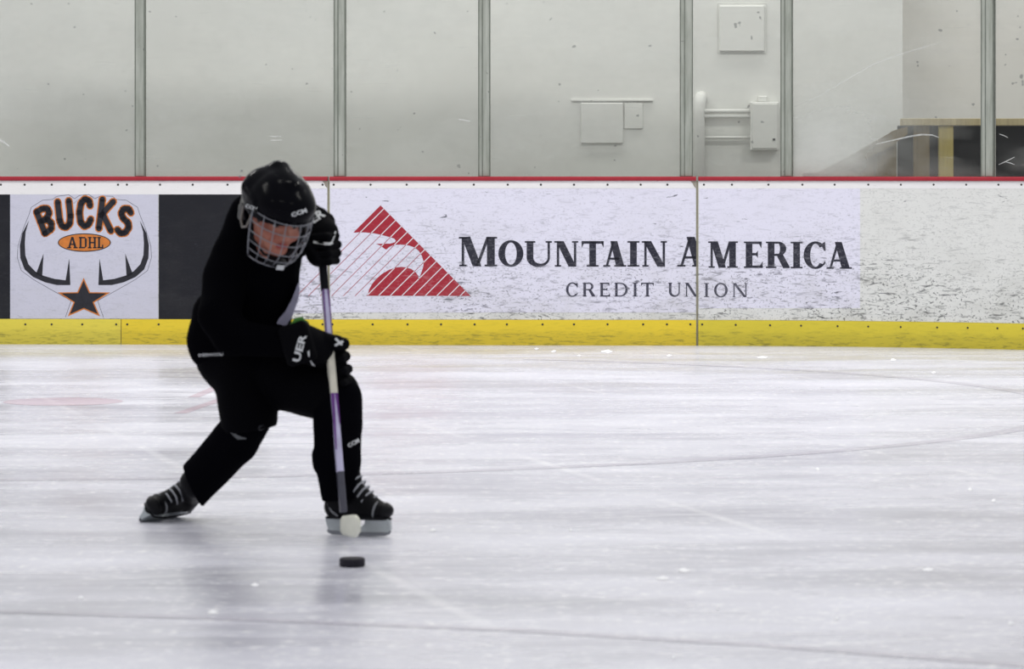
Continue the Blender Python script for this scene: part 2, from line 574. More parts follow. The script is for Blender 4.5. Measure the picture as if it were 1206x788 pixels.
M_SKIN = M_SKIN.m
M_LIP = simple('lips', (158, 66, 66), 0.5)
M_EYE = simple('eye_white', (205, 200, 195), 0.3)
M_IRIS = simple('dark_iris', (38, 28, 24), 0.3)
M_HAIR = simple('dark_brown_hair', (36, 27, 22), 0.6, var=0.4)
M_BOOT = simple('black_skate_boot', (10, 10, 14), 0.5, 0.10, var=0.25)
M_BOOTG = simple('grey_skate_trim', (120, 122, 126), 0.5)
M_TOE = simple('black_toe_cap', (12, 12, 16), 0.4, 0.15)
M_HOLD = simple('grey_white_blade_holder', (178, 184, 186), 0.4, 0.4)
M_STEEL = simple('skate_steel', (128, 130, 136), 0.25, 0.5, 0.6)
M_LACE = simple('grey_white_lace', (168, 170, 176), 0.8)
M_TAPEB = simple('black_grip_tape', (15, 15, 22), 0.8, 0.15)
M_TAPEW = simple('cream_blade_tape', (226, 226, 212), 0.85, 0.2, var=0.05)
M_SILVER = simple('silver_lavender_shaft', (190, 186, 214), 0.4, 0.4)
M_PURPLE = simple('purple_shaft_edge', (96, 42, 124), 0.4, 0.4)
M_CREAM = simple('cream_white_shaft', (212, 208, 192), 0.45, 0.4)
M_SHAFTD = simple('charcoal_shaft', (66, 66, 78), 0.35, 0.5)
M_PUCK = simple('black_vulcanised_rubber', (34, 32, 40), 0.7, 0.25, var=0.3, scale=60)

# ------------------------------------------------------------------ the rink boards' line
Y_SEAM = 22.5
X_SEAM = (821 - CX) * Y_SEAM / F
RC = 4.9
def board_Y(X):
    y = Y_SEAM - 0.0366 * (X - X_SEAM)
    if X > X_SEAM: y -= (X - X_SEAM) ** 2 / (2 * RC)
    return y
def board_X(px, off=0.0):
    X = (px - CX) * Y_SEAM / F
    for _ in range(12): X = (px - CX) / F * (board_Y(X) + off)
    return X
def board_n(X):
    s = (board_Y(X + 0.01) - board_Y(X - 0.01)) / 0.02
    return Vector((s, -1, 0)).normalized()
def Bd(px, py, lift=0.0):
    """photograph position on the boards' front, lifted towards the ice"""
    X = board_X(px)
    Y = board_Y(X)
    n = board_n(X)
    return Vector((X, Y, H - (py - CY) * Y / F)) + n * lift
def Bx(px, z, lift=0.0):
    X = board_X(px)
    return Vector((X, board_Y(X), z)) + board_n(X) * lift
def spans(a, b):
    n = max(1, int(math.ceil((b - a) / 45.0))) if b > 821 else 1
    return [a + (b - a) * i / n for i in range(n + 1)]
def slab(name, a, b, z0, z1, front, back, mat, parent, zz=None):
    """solid strip along the boards between two positions"""
    P = spans(a, b)
    V, Fc = [], []
    for p in P:
        V += [Bx(p, z0, front), Bx(p, z1, front), Bx(p, z1, back), Bx(p, z0, back)]
    for i in range(len(P) - 1):
        o = i * 4
        for k in range(4):
            Fc.append([o + k, o + 4 + k, o + 4 + (k + 1) % 4, o + (k + 1) % 4])
    Fc += [[0, 1, 2, 3], [len(V) - 1, len(V) - 2, len(V) - 3, len(V) - 4]]
    o = mesh(name, V, Fc, mat, parent)
    return o
def decal(name, polys, mat, parent, lift):
    """flat print made of polygons given in photograph positions on the boards"""
    V, Fc = [], []
    for poly in polys:
        o = len(V)
        V += [Bd(x, y, lift) for x, y in poly]
        Fc.append(list(range(o, len(V))))
    return mesh(name, V, Fc, mat, parent)
def film(name, x0, x1, y0, y1, mat, parent, lift=0.0015):
    P = spans(x0, x1)
    return decal(name, [[(P[i], y1), (P[i + 1], y1), (P[i + 1], y0), (P[i], y0)] for i in range(len(P) - 1)], mat, parent, lift)

Z_TOP, Z_FACE, Z_KICK = 1.12, 1.092, 0.169

# ------------------------------------------------------------------ the setting: ice, floor behind, walls
def ground_poly(name, pts, mat, z=0.0):
    return mesh(name, [(x, y, z) for x, y in pts], [list(range(len(pts)))], mat)
edge = [(board_X(p), board_Y(board_X(p)) + 0.05) for p in range(-900, 1561, 60)]
ice = ground_poly('floor', [(-9, 2.0), (9, 2.0)] + [(9, edge[-1][1])] + edge[::-1] + [(-9, edge[0][1])], M_ICE)
tag(ice, 'pale scratched rink ice sheet in front of the boards', kind='structure')

def arc_strip(name, cx, cy, r, w, a0, a1, mat, z=0.0008, n=60, sq=1.0):
    V, Fc = [], []
    for i in range(n + 1):
        q = R(a0 + (a1 - a0) * i / n)
        for rr in (r - w / 2, r + w / 2): V.append((cx + rr * math.cos(q), cy + rr * sq * math.sin(q), z))
    for i in range(n): Fc.append([2 * i, 2 * i + 1, 2 * i + 3, 2 * i + 2])
    return mesh(name, V, Fc, mat, ice)
DOT = (-2.26, 17.1)
arc_strip('faceoff_circle', *DOT, 5.0, 0.10, -100, 62, M_ICE_LINE, n=120, sq=0.86)
arc_strip('faceoff_dot', *DOT, 0.15, 0.30, 0, 360, M_ICE_RED, n=40)
def strip(name, pts, w, mat, z=0.0009):
    V, Fc = [], []
    for i, (x, y) in enumerate(pts):
        a = Vector(pts[max(0, i - 1)]); b = Vector(pts[min(len(pts) - 1, i + 1)])
        n = (b - a).normalized(); n = Vector((-n.y, n.x)) * w / 2
        V += [(x + n.x, y + n.y, z), (x - n.x, y - n.y, z)]
    for i in range(len(pts) - 1): Fc.append([2 * i, 2 * i + 1, 2 * i + 3, 2 * i + 2])
    return mesh(name, V, Fc, mat, ice)
def G(px, py):
    Y = F * H / (py - CY)
    return ((px - CX) * Y / F, Y)
strip('hash_mark', [G(212, 487), G(262, 470)], 0.06, M_ICE_RED)
strip('hash_mark', [G(228, 468), G(258, 455)], 0.06, M_ICE_RED)
strip('faded_line', [G(-40, 719), G(300, 730), G(600, 742), G(900, 760), G(1260, 788)], 0.06, M_ICE_LINE)
M_SNOW = simple('snow_chip', (250, 250, 252), 0.8, var=0.02)
def snow_patch(px, py, w, h):
    n = 9
    pts = []
    for i in range(n):
        q = 2 * math.pi * i / n
        k = random.uniform(0.6, 1.15)
        pts.append(G(px + w / 2 * k * math.cos(q), py + h / 2 * k * math.sin(q)))
    V = [(x, y, 0.0012) for x, y in pts] + [(sum(p[0] for p in pts) / n, sum(p[1] for p in pts) / n, 0.009)]
    return mesh('snow_chip', V, [[i, (i + 1) % n, n] for i in range(n)], M_SNOW, ice)
for a in ((715, 414, 18, 5), (652, 414, 7, 3), (682, 419, 5, 2.4), (788, 419, 7, 3), (1052, 424, 8, 3), (632, 411, 6, 2), (1100, 439, 6, 2.4), (898, 421, 14, 2.5),
          (963, 553, 6, 3), (1143, 577, 8, 4), (1170, 590, 6, 3), (845, 718, 6, 3), (793, 775, 7, 4), (805, 672, 16, 5), (780, 682, 26, 4), (1092, 672, 14, 4),
          (672, 625, 5, 3), (1190, 735, 8, 5), (985, 730, 8, 3), (250, 722, 14, 3), (510, 625, 9, 3), (300, 690, 12, 3), (95, 705, 8, 3)):
    snow_patch(*a)

wall_floor = ground_poly('floor_walkway', [(-9, 22.55)] + [(x, y + 0.03) for x, y in edge] + [(9, edge[-1][1]), (9, 27), (-9, 27)], M_CONC, -0.02)
tag(wall_floor, 'grey concrete walkway behind the rink boards', kind='structure')

YW = 24.0
XC = (1063 - CX) * YW / F
def wall_panel(name, lo, hi, mat, label):
    return tag(box(name, lo, hi, mat, None, 0), label, kind='structure')
wall_panel('wall_back', (-9, YW, -0.02), (XC, YW + 1.0, 6.5), M_WALL, 'white painted wall behind the rink glass')
wall_panel('wall_right', (XC, YW + 0.9, -0.02), (9, YW + 1.1, 6.5), M_WALL2, 'recessed cream block wall behind the lumber frame')
# block courses on the recessed wall
for z in (1.62, 1.83, 2.04, 2.25, 2.46, 2.67):
    o = box('mortar_joint', (XC + 0.01, YW + 0.899, z), (8.9, YW + 0.904, z + 0.004), M_WALL2, bpy.data.objects['wall_right'], 0)

# ------------------------------------------------------------------ dasher boards
PANELS = [(-490, -49.5, 'plain rink board panel beyond the left picture edge'),
          (-46.5, 385.6, 'rink board panel with antler team badge and dark navy film'),
          (388.2, 819.8, 'rink board panel carrying most of the mountain credit union ad'),
          (822.4, 1254, 'rink board panel where the ad ends and bare scuffed white starts'),
          (1257, 1560, 'plain rink board panel beyond the right picture edge')]
TOPS = {1: [1, 29, 61, 100, 139, 149.5, 188.5, 227, 268, 308, 348, 380], 2: [393, 436.5, 479, 517.5, 558, 598, 637, 676, 715.5, 754.6, 786],
        3: [829, 862, 905, 945, 983, 1022.7, 1061, 1099.7, 1138, 1176, 1203]}
LOWS = {1: [30, 61, 97, 137, 150, 187, 227, 268, 308, 348, 380], 2: [391.5, 439, 480, 519.5, 559, 597, 639, 676, 715.5, 757.5, 785.5, 813],
        3: [827, 866.5, 907, 943.5, 986.6, 1022.7, 1061, 1104, 1140, 1175, 1205]}
bm = bmesh.new()
bmesh.ops.create_cone(bm, cap_ends=True, segments=10, radius1=0.0075, radius2=0.006, depth=0.004, matrix=Matrix.Rotation(R(90), 4, 'X'))
screw_me = bpy.data.meshes.new('screw'); bm.to_mesh(screw_me); bm.free(); screw_me.materials.append(M_SCREW)

boards = {}
for i, (a, b, lab) in enumerate(PANELS):
    t = empty('dasher_board', Bx((a + b) / 2, 0), lab, 'rink board', 'rink board panels')
    boards[i] = t
    slab('facing', a, b, Z_KICK + 0.001, Z_FACE, 0.0, -0.012, M_FACE, t)
    slab('backing_frame', a, b, 0.0, Z_FACE, -0.0125, -0.09, M_FIX, t)
    # rounded red cap rail
    P = spans(a, b)
    prof = [(-0.115, Z_FACE), (0.012, Z_FACE), (0.016, Z_FACE + 0.006), (0.016, Z_TOP - 0.009), (0.008, Z_TOP), (-0.11, Z_TOP), (-0.115, Z_TOP - 0.006)]
    V, Fc = [], []
    n = len(prof)
    for p in (P if b > 821 else [a, (a + b) / 2, b]):
        V += [Bx(p, z, l) for l, z in prof]
    m_ = len(V) // n
    for q in range(m_ - 1):
        for k in range(n): Fc.append([q * n + k, q * n + (k + 1) % n, (q + 1) * n + (k + 1) % n, (q + 1) * n + k])
    Fc += [list(range(n)), list(range(len(V) - 1, len(V) - n - 1, -1))]
    mesh('cap_rail', V, Fc, M_CAP, t)
    ks = [(a, 142.4), (143.2, b)] if i == 1 else [(a, b)]
    for q, (ka, kb) in enumerate(ks):
        slab('kick_plate', ka, kb, 0.0, Z_KICK, 0.006, -0.012, M_KICK[{0: 0, 1: q, 2: 1, 3: 2, 4: 2}[i]], t)
    for (lst, z, lf) in ((TOPS.get(i, []), None, 0.0025), (LOWS.get(i, []), None, 0.0075)):
        for px in lst:
            py = 217.5 if lf < 0.005 else (382 if px < 821 else 382 + (px - 821) * 0.013)
            o = bpy.data.objects.new('screw', screw_me); C.objects.link(o)
            o.parent = t; o.matrix_parent_inverse = PINV[t.name]
            o.location = Bd(px, py, lf)
            o.rotation_euler = (0, 0, math.atan2(board_n(board_X(px)).x, 1))
# joint fillers with the torn corners of the film
for i, (x0, x1) in ((2, (385.6, 388.2)), (3, (819.8, 822.4))):
    slab('joint_strip', x0 + 0.2, x1 - 0.2, 0.0, Z_FACE, -0.006, -0.012, M_SEAM, boards[i])
decal('torn_corner', [[(379.5, 213.4), (385.4, 213.4), (385.4, 221.5), (383, 219), (382, 216)]], M_TORN, boards[1], 0.003)
decal('torn_corner', [[(813, 213.4), (819.6, 213.4), (819.6, 222), (817, 219), (815.5, 215.5)]], M_TORN, boards[2], 0.003)
slab('facing_seam', 142.6, 143.2, Z_KICK, Z_FACE, 0.0006, 0.0, M_GREYP, boards[1])

# films of the ads
film('white_strip', -46, 385.4, 213.4, 229, M_STRIP, boards[1], 0.001)
film('dark_film', -46, 12, 229, 375.5, M_NAVY, boards[1])
film('badge_film', 12, 186.3, 229, 375.3, M_DECAL_B, boards[1])
film('dark_film', 187, 312, 229, 376, M_NAVY, boards[1])
film('ad_film', 318, 385.2, 222, 369, M_DECAL, boards[1])
film('white_strip', 388.6, 819.6, 213.4, 221.8, M_STRIP, boards[2], 0.001)
film('ad_film', 389, 819.4, 222, 368, M_DECAL, boards[2])
film('white_strip', 823, 1254, 214, 222, M_STRIP, boards[3], 0.001)
film('ad_film', 823.2, 1013, 222, 363, M_DECAL, boards[3])

# ------------------------------------------------------------------ serif lettering
def ring(cx, cy, ox, oy, ix, iy, a0=0, a1=360, n=28):
    out = []
    for i in range(n):
        p, q = R(a0 + (a1 - a0) * i / n), R(a0 + (a1 - a0) * (i + 1) / n)
        out.append([(cx + ox * math.cos(p), cy + oy * math.sin(p)), (cx + ox * math.cos(q), cy + oy * math.sin(q)),
                    (cx + ix * math.cos(q), cy + iy * math.sin(q)), (cx + ix * math.cos(p), cy + iy * math.sin(p))])
    return out
def rc(x0, x1, y0, y1): return [(x0, y0), (x1, y0), (x1, y1), (x0, y1)]
def para(xb, xt, w, y0, y1): return [(xb, y0), (xb + w, y0), (xt + w, y1), (xt, y1)]
def glyph(ch, w, h, S, t, sh):
    """polygons of a bold roman capital in a w x h box (y up)"""
    o = S * 0.30
    if ch == 'I':
        return [rc((w - S) / 2, (w + S) / 2, 0, h), rc((w - S) / 2 - 1.1 * o - 0.6, (w + S) / 2 + 1.1 * o + 0.6, 0, sh), rc((w - S) / 2 - 1.1 * o - 0.6, (w + S) / 2 + 1.1 * o + 0.6, h - sh, h)]
    if ch == 'T':
        b = t * 1.1
        return [rc((w - S) / 2, (w + S) / 2, 0, h), rc((w - S) / 2 - 1.4 * o, (w + S) / 2 + 1.4 * o, 0, sh), rc(0, w, h - b, h),
                [(0, h), (b * 0.8, h), (b * 0.5 + 1, h - b), (0.2, h - h * 0.26)], [(w, h), (w - 0.2, h - h * 0.26), (w - b * 0.5 - 1, h - b), (w - b * 0.8, h)]]
    if ch == 'E':
        b = t * 1.05
        return [rc(o, o + S, 0, h), rc(0, o + S, 0, sh), rc(0, o + S, h - sh, h), rc(o, w * 0.94, h - b, h), rc(o, w, 0, b), rc(o, w * 0.72, h * 0.52 - b / 2, h * 0.52 + b / 2),
                [(w * 0.94, h), (w * 0.92, h * 0.74), (w * 0.80, h - b), (w * 0.80, h)], [(w, h * 0.26), (w * 0.97, 0), (w * 0.82, 0), (w * 0.84, b)],
                [(w * 0.74, h * 0.66), (w * 0.74, h * 0.38), (w * 0.62, h * 0.50), (w * 0.62, h * 0.54)]]
    if ch == 'N':
        return [rc(o, o + t, 0, h), rc(w - o - t, w - o, 0, h), para(w - o - S * 1.15, o * 0.6, S * 1.15, 0, h), rc(0, 2 * o + t, 0, sh), rc(w - 2 * o - t, w, h - sh, h), rc(-o * 0.3, o + S * 0.6, h - sh, h)]
    if ch == 'M':
        c = w * 0.47
        return [rc(o, o + t, 0, h), rc(w - o - S, w - o, 0, h), para(c - S * 0.55, o, S * 1.1, 0, h), para(c - t * 0.6, w - o - S - t * 0.2, t * 1.2, 0, h),
                rc(0, 2 * o + t, 0, sh), rc(w - 2 * o - S, w, 0, sh), rc(-o * 0.2, o + S * 0.7, h - sh, h), rc(w - o - S, w, h - sh, h)]
    if ch == 'U':
        r = h * 0.36
        l, rt = o, w - o
        cx = (l + rt) / 2
        out = [rc(l, l + S, r, h), rc(rt - t, rt, r, h), rc(0, l + S + o, h - sh, h), rc(rt - t - o, w, h - sh, h)]
        n = 14
        ixc, ixr = (l + S + rt - t) / 2, (rt - t - l - S) / 2
        for i in range(n):
            p, q = R(180 + 180 * i / n), R(180 + 180 * (i + 1) / n)
            out.append([(cx + (rt - l) / 2 * math.cos(p), r + r * math.sin(p)), (cx + (rt - l) / 2 * math.cos(q), r + r * math.sin(q)),
                        (ixc + ixr * math.cos(q), r + (r - t * 1.4) * math.sin(q)), (ixc + ixr * math.cos(p), r + (r - t * 1.4) * math.sin(p))])
        return out
    if ch == 'O':
        return ring(w / 2, h / 2, w / 2, h / 2 + 0.3, w / 2 - S, h / 2 - t * 0.85)
    if ch == 'C':
        return ring(w * 0.54, h / 2, w * 0.54, h / 2 + 0.3, w * 0.54 - S, h / 2 - t * 0.85, 42, 318) + [[(w * 0.97, h), (w, h * 0.66), (w * 0.93, h * 0.66), (w * 0.78, h * 0.9)], [(w * 0.94, h * 0.14), (w * 0.99, h * 0.22), (w * 0.96, h * 0.30), (w * 0.86, h * 0.16)]]
    if ch == 'D':
        return [rc(o, o + S, 0, h), rc(0, o + S, 0, sh), rc(0, o + S, h - sh, h)] + \
            [[(x, y) for x, y in q] for q in ring(w * 0.45, h / 2, w * 0.55, h / 2, w * 0.55 - S, h / 2 - t * 0.9, -90, 90, 16)] + [rc(o, w * 0.45, 0, t * 0.9), rc(o, w * 0.45, h - t * 0.9, h)]
    if ch == 'A':
        ap = w * 0.48
        return [[(w * 0.10, 0), (w * 0.10 + t, 0), (ap + t * 0.3, h), (ap - t * 0.9, h)], [(w * 0.90 - S * 1.15, 0), (w * 0.92, 0), (ap + S * 0.45, h), (ap - S * 0.6, h)],
                rc(w * 0.24, w * 0.70, h * 0.27, h * 0.27 + t * 0.9), rc(0, w * 0.10 + t + o * 1.2, 0, sh), rc(w * 0.90 - S * 1.15 - o, w, 0, sh)]
    if ch == 'R':
        bh = h * 0.27
        return [rc(o, o + S, 0, h), rc(0, 2 * o + S, 0, sh), rc(0, o + S, h - sh, h), rc(o, w * 0.52, h - t * 0.9, h), rc(o, w * 0.52, h - 2 * bh, h - 2 * bh + t * 0.9)] + \
            ring(w * 0.52, h - bh, w * 0.34, bh, w * 0.34 - S * 0.95, bh - t * 0.85, -90, 90, 14) + [[(w * 0.42, h - 2 * bh + t), (w * 0.78 - S * 0.2, 0), (w, 0), (w, sh), (w * 0.42 + S, h - 2 * bh + t)]]
def clipx(poly, x0, x1):
    """keep the part of a polygon between two x values"""
    for s, lim in ((1, x0), (-1, x1)):
        out = []
        for i in range(len(poly)):
            p, q = poly[i], poly[(i + 1) % len(poly)]
            a, b = s * (p[0] - lim), s * (q[0] - lim)
            if a >= 0: out.append(p)
            if (a >= 0) != (b >= 0):
                k = a / (a - b)
                out.append((p[0] + (q[0] - p[0]) * k, p[1] + (q[1] - p[1]) * k))
        poly = out
        if len(poly) < 3: return None
    return poly
def word(letters, S, t, sh, mat, name):
    for ch, x0, x1, y0, y1, bi in letters:
        lim = (389, 820) if bi == 2 else (822.6, 1300)
        polys = [[(x0 + x, y1 - y) for x, y in p] for p in glyph(ch, x1 - x0, y1 - y0, S, t, sh)]
        polys = [clipx(p, *lim) for p in polys]
        decal(name, [p for p in polys if p], mat, boards[bi], 0.0032)
word([('M', 541, 585.5, 279, 313.7, 2), ('A', 797.5, 832, 279, 314, 2)], 9.2, 3.0, 2.0, M_INK, 'letter')
word([('O', 587, 616.4, 283.2, 314, 2), ('U', 618, 650, 284, 314.4, 2), ('N', 653.5, 681, 284, 314, 2), ('T', 685, 711, 284, 314, 2), ('A', 710.5, 737.5, 284, 314, 2),
      ('I', 738, 754, 284, 314, 2), ('N', 756.5, 785.5, 284, 314, 2), ('M', 834.5, 869, 284.3, 315.4, 3), ('E', 876, 898.5, 284.5, 315.6, 3), ('R', 902, 930, 284.6, 315.8, 3),
      ('I', 930.5, 946, 284.8, 316, 3), ('C', 946.5, 972.5, 284.6, 316.6, 3), ('A', 973.5, 1003.5, 285, 316.6, 3)], 7.8, 2.7, 1.8, M_INK, 'letter')
word([('C', 666.6, 680.6, 332.8, 349.4, 2), ('R', 686.3, 701, 333, 349.2, 2), ('E', 706.4, 718.5, 333, 349.2, 2), ('D', 723.6, 739.4, 333, 349.2, 2), ('I', 744.5, 751.5, 333, 349.2, 2),
      ('T', 755, 770, 333, 349.2, 2), ('U', 787, 801.5, 333, 349.6, 2), ('N', 807, 822, 333, 349.4, 2), ('I', 828.6, 835.6, 333.4, 349.8, 3), ('O', 841, 857, 333.4, 350, 3), ('N', 863, 880, 333.6, 350, 3)],
     2.9, 1.35, 0.9, M_INK2, 'small_letter')

# ------------------------------------------------------------------ striped mountain and eagle emblem
def c5(x, y): return (370 + x / 3.58, 200 + y / 3.58)
red = [(280, 150), (165, 265), (190, 263.5), (215, 264), (255, 268), (290, 276), (320, 284), (338, 290), (345, 299), (340, 306), (322, 311), (290, 312), (262, 312), (280, 320), (298, 334), (305, 336), (318, 324),
       (335, 317), (365, 315), (400, 319), (422, 327), (440, 340), (454, 362), (461, 385), (461, 405), (455, 425), (448, 445), (441, 462), (438, 446), (428, 432), (412, 420), (390, 412), (368, 409),
       (345, 412), (315, 422), (285, 440), (262, 460), (244, 482), (232, 505), (225, 531), (660, 532)]
red = [c5(*p) for p in red]
decal('emblem_field', [red], M_REDP, boards[2], 0.0028)
def seg_inside(poly, p, d):
    """parameter intervals of the line p + s d inside a polygon"""
    hits = []
    for i in range(len(poly)):
        a, b = poly[i], poly[(i + 1) % len(poly)]
        ex, ey = b[0] - a[0], b[1] - a[1]
        den = d[0] * ey - d[1] * ex
        if abs(den) < 1e-9: continue
        s = ((a[0] - p[0]) * ey - (a[1] - p[1]) * ex) / den
        u = ((a[0] - p[0]) * d[1] - (a[1] - p[1]) * d[0]) / den
        if 0 <= u < 1: hits.append(s)
    hits.sort()
    return list(zip(hits[::2], hits[1::2]))
tri = [c5(280, 150), c5(-95, 525), c5(-102, 532), c5(660, 532)]
def lquad(p, d, s0, s1, w):
    nx, ny = -d[1] * w / 2, d[0] * w / 2
    a = (p[0] + d[0] * s0, p[1] + d[1] * s0); b = (p[0] + d[0] * s1, p[1] + d[1] * s1)
    return [(a[0] + nx, a[1] + ny), (b[0] + nx, b[1] + ny), (b[0] - nx, b[1] - ny), (a[0] - nx, a[1] - ny)]
k = math.sqrt(0.5)
for b_ in [615 - 49.2 * i for i in range(0, 15)]:
    p, d = c5(b_, 532), (k, -k)
    for s0, s1 in seg_inside(red, p, d):
        if s1 - s0 > 1.5: decal('emblem_white_line', [lquad(p, d, s0, s1, 1.15)], M_WLINE, boards[2], 0.0036)
    for s0, s1 in seg_inside(tri, p, d):
        for (bi, l0, l1) in ((1, 318, 385.2), (2, 389, 700)):
            q = clipx(lquad(p, d, s0, s1, 0.75), l0, l1)
            if q: decal('emblem_red_line', [q], M_REDL, boards[bi], 0.0022)

# ------------------------------------------------------------------ antler team badge
def c4(x, y): return (x / 3.58, 200 + y / 3.58)
def stroke(pts, w, n=8):
    out = []
    P = [c4(*p) for p in pts]
    for i in range(len(P) - 1):
        a, b = Vector(P[i]), Vector(P[i + 1])
        d = (b - a)
        L = d.length; d = d / L
        out.append(lquad(tuple(a), tuple(d), 0, L, w))
    for p in P:
        out.append([(p[0] + w / 2 * math.cos(2 * math.pi * q / n + 0.3), p[1] + w / 2 * math.sin(2 * math.pi * q / n + 0.3)) for q in range(n)])
    return out
BUCKS = {'B': [[(155, 178), (190, 268)], [(155, 178), (180, 163), (200, 164), (208, 182), (198, 205), (172, 217)], [(172, 217), (200, 210), (217, 224), (216, 250), (190, 268)]],
         'U': [[(243, 135), (252, 215), (262, 238), (278, 243), (294, 228), (297, 195), (290, 130)]],
         'C': [[(380, 152), (376, 130), (358, 123), (342, 140), (335, 180), (340, 222), (356, 239), (374, 230), (383, 208)]],
         'K': [[(432, 124), (417, 248)], [(478, 134), (426, 192)], [(432, 184), (468, 258)]],
         'S': [[(552, 182), (542, 164), (522, 164), (511, 184), (520, 206), (540, 222), (543, 244), (528, 266), (508, 268), (495, 252)]]}
for ch, st in BUCKS.items():
    decal('badge_letter_outline', [q for s in st for q in stroke(s, 9.4)], M_ORANGE, boards[1], 0.0024)
    decal('badge_letter', [q for s in st for q in stroke(s, 6.6)], M_BLACKP, boards[1], 0.0032)
def oval(cx, cy, rx, ry, n=36): return [c4(cx + rx * math.cos(2 * math.pi * i / n), cy + ry * math.sin(2 * math.pi * i / n)) for i in range(n)]
decal('badge_oval_rim', [oval(356, 307, 112, 39)], M_BLACKP, boards[1], 0.0024)
decal('badge_oval', [oval(356, 307, 108, 35)], M_ORANGE, boards[1], 0.003)
A4 = {'A': (283, 328), 'D': (333, 366), 'H': (371, 408), 'L': (410, 436)}
ty0, ty1 = 331, 283
def slabletter(ch, x0, x1):
    w, b = x1 - x0, 8
    r_ = lambda ax, bx, ay, by: [c4(x0 + ax, ty0 - ay), c4(x0 + bx, ty0 - ay), c4(x0 + bx, ty0 - by), c4(x0 + ax, ty0 - by)]
    h = ty0 - ty1
    if ch == 'A': return [[c4(x0 + 4, ty0), c4(x0 + 12, ty0), c4(x0 + w * 0.56, ty1), c4(x0 + w * 0.40, ty1)], [c4(x0 + w - 14, ty0), c4(x0 + w - 4, ty0), c4(x0 + w * 0.60, ty1), c4(x0 + w * 0.42, ty1)], r_(10, w - 10, 14, 20), r_(0, 18, 0, 5), r_(w - 18, w, 0, 5)]
    if ch == 'D': return [r_(3, 11, 0, h), r_(0, w * 0.7, 0, 6), r_(0, w * 0.7, h - 6, h), r_(w - 8, w, 7, h - 7), [c4(x0 + w * 0.65, ty0), c4(x0 + w * 0.75, ty0), c4(x0 + w, ty0 - 9), c4(x0 + w - 8, ty0 - 9)], [c4(x0 + w * 0.65, ty1), c4(x0 + w * 0.75, ty1), c4(x0 + w, ty1 + 9), c4(x0 + w - 8, ty1 + 9)]]
    if ch == 'H': return [r_(4, 12, 0, h), r_(w - 12, w - 4, 0, h), r_(4, w - 4, h / 2 - 3, h / 2 + 3), r_(0, 16, 0, 5), r_(0, 16, h - 5, h), r_(w - 16, w, 0, 5), r_(w - 16, w, h - 5, h)]
    return [r_(4, 12, 0, h), r_(0, w, 0, 6), r_(0, 16, h - 5, h), r_(w - 6, w, 0, 15)]
for ch, (a, b) in A4.items(): decal('oval_letter', slabletter(ch, a, b), M_BLACKP, boards[1], 0.0036)
antler = [(122, 215), (108, 262), (105, 310), (107, 360), (120, 398), (148, 428), (182, 446), (230, 460), (277, 466), (292, 374), (297, 486), (240, 486), (190, 474), (140, 452), (104, 420), (86, 372), (84, 318), (94, 268)]
tine = [(152, 440), (184, 353), (178, 452)]
for mir in (False, True):
    fx = (lambda x: 712 - x) if mir else (lambda x: x)
    decal('badge_antler', [[c4(fx(x), y) for x, y in antler], [c4(fx(x), y) for x, y in tine]], M_BLACKP, boards[1], 0.0026)
    line = [(222, 125), (180, 128), (132, 158), (122, 190), (98, 250), (76, 320), (73, 370), (90, 425), (140, 462), (215, 505), (300, 552), (276, 622)]
    decal('badge_contour', [q for q in stroke([(fx(x), y) for x, y in line], 0.55, 4)], M_GREYP, boards[1], 0.002)
top = [(222, 125), (240, 112), (290, 105), (315, 122), (335, 108), (375, 104), (400, 122), (425, 110), (475, 112), (490, 125)]
decal('badge_contour', stroke(top, 0.55, 4), M_GREYP, boards[1], 0.002)
def star(s):
    out = []
    o = [(353, 455), (465, 517), (422, 618), (286, 618), (243, 517)]
    inn = [(380, 516), (397, 560), (354, 588), (310, 560), (326, 516)]
    for a, b in zip(o, inn): out += [a, b]
    cx, cy = 353, 545
    return [c4(cx + (x - cx) * s, cy + (y - cy) * s) for x, y in out]
def starfan(s):
    P = star(s); c = c4(353, 545)
    return [[c, P[i], P[(i + 1) % 10]] for i in range(10)]
decal('badge_star_rim', starfan(1.0), M_ORANGE, boards[1], 0.0024)
decal('badge_star', starfan(0.86), M_BLACKP, boards[1], 0.0032)

# ------------------------------------------------------------------ glass panes and posts
POSTS = [(-72, 12, 'aluminium glass post beyond the left picture edge'), (165, 11, 'slim aluminium glass post above the antler badge'), (400, 13, 'aluminium glass post just right of the player helmet'),
         (570, 13, 'aluminium glass post above the letter M of the ad'), (808, 14.5, 'aluminium glass post above the ad joint, left of the wall box'), (925, 13, 'aluminium glass post right of the wall electrical box'),
         (1160, 14.5, 'aluminium glass post in front of the lumber frame'), (1390, 14, 'aluminium glass post beyond the right picture edge')]
OFFP = 0.055
def onrail(px, off):
    X = board_X(px, OFFP)
    n = board_n(X)
    return Vector((X, board_Y(X), 0)) - n * off, n
ZP0, ZP1 = Z_TOP, 3.0
for px, w, lab in POSTS:
    c, n = onrail(px, OFFP)
    t = empty('glass_post', (c.x, c.y, ZP0), lab, 'post', 'aluminium posts between the glass panes')
    hw = w * c.y / F / 2
    Mx = Matrix.Translation((c.x, c.y, 0)) @ Matrix.Rotation(math.atan2(n.x, -n.y) , 4, 'Z')
    box('channel', (-hw, -0.028, ZP0), (hw, 0.028, ZP1), M_POST, t, 0.004, Mx)
    for s in (-1, 1):
        box('edge_gasket', (s * hw * 0.98 - 0.004, -0.0295, ZP0), (s * hw * 0.98 + 0.004, 0.0295, ZP1), M_GROOVE, t, 0, Mx)
    for s in ((-0.3,) if w > 12 else ()):
        box('groove', (s * hw - 0.004, -0.0292, ZP0), (s * hw + 0.004, -0.027, ZP1), M_GROOVE, t, 0, Mx)
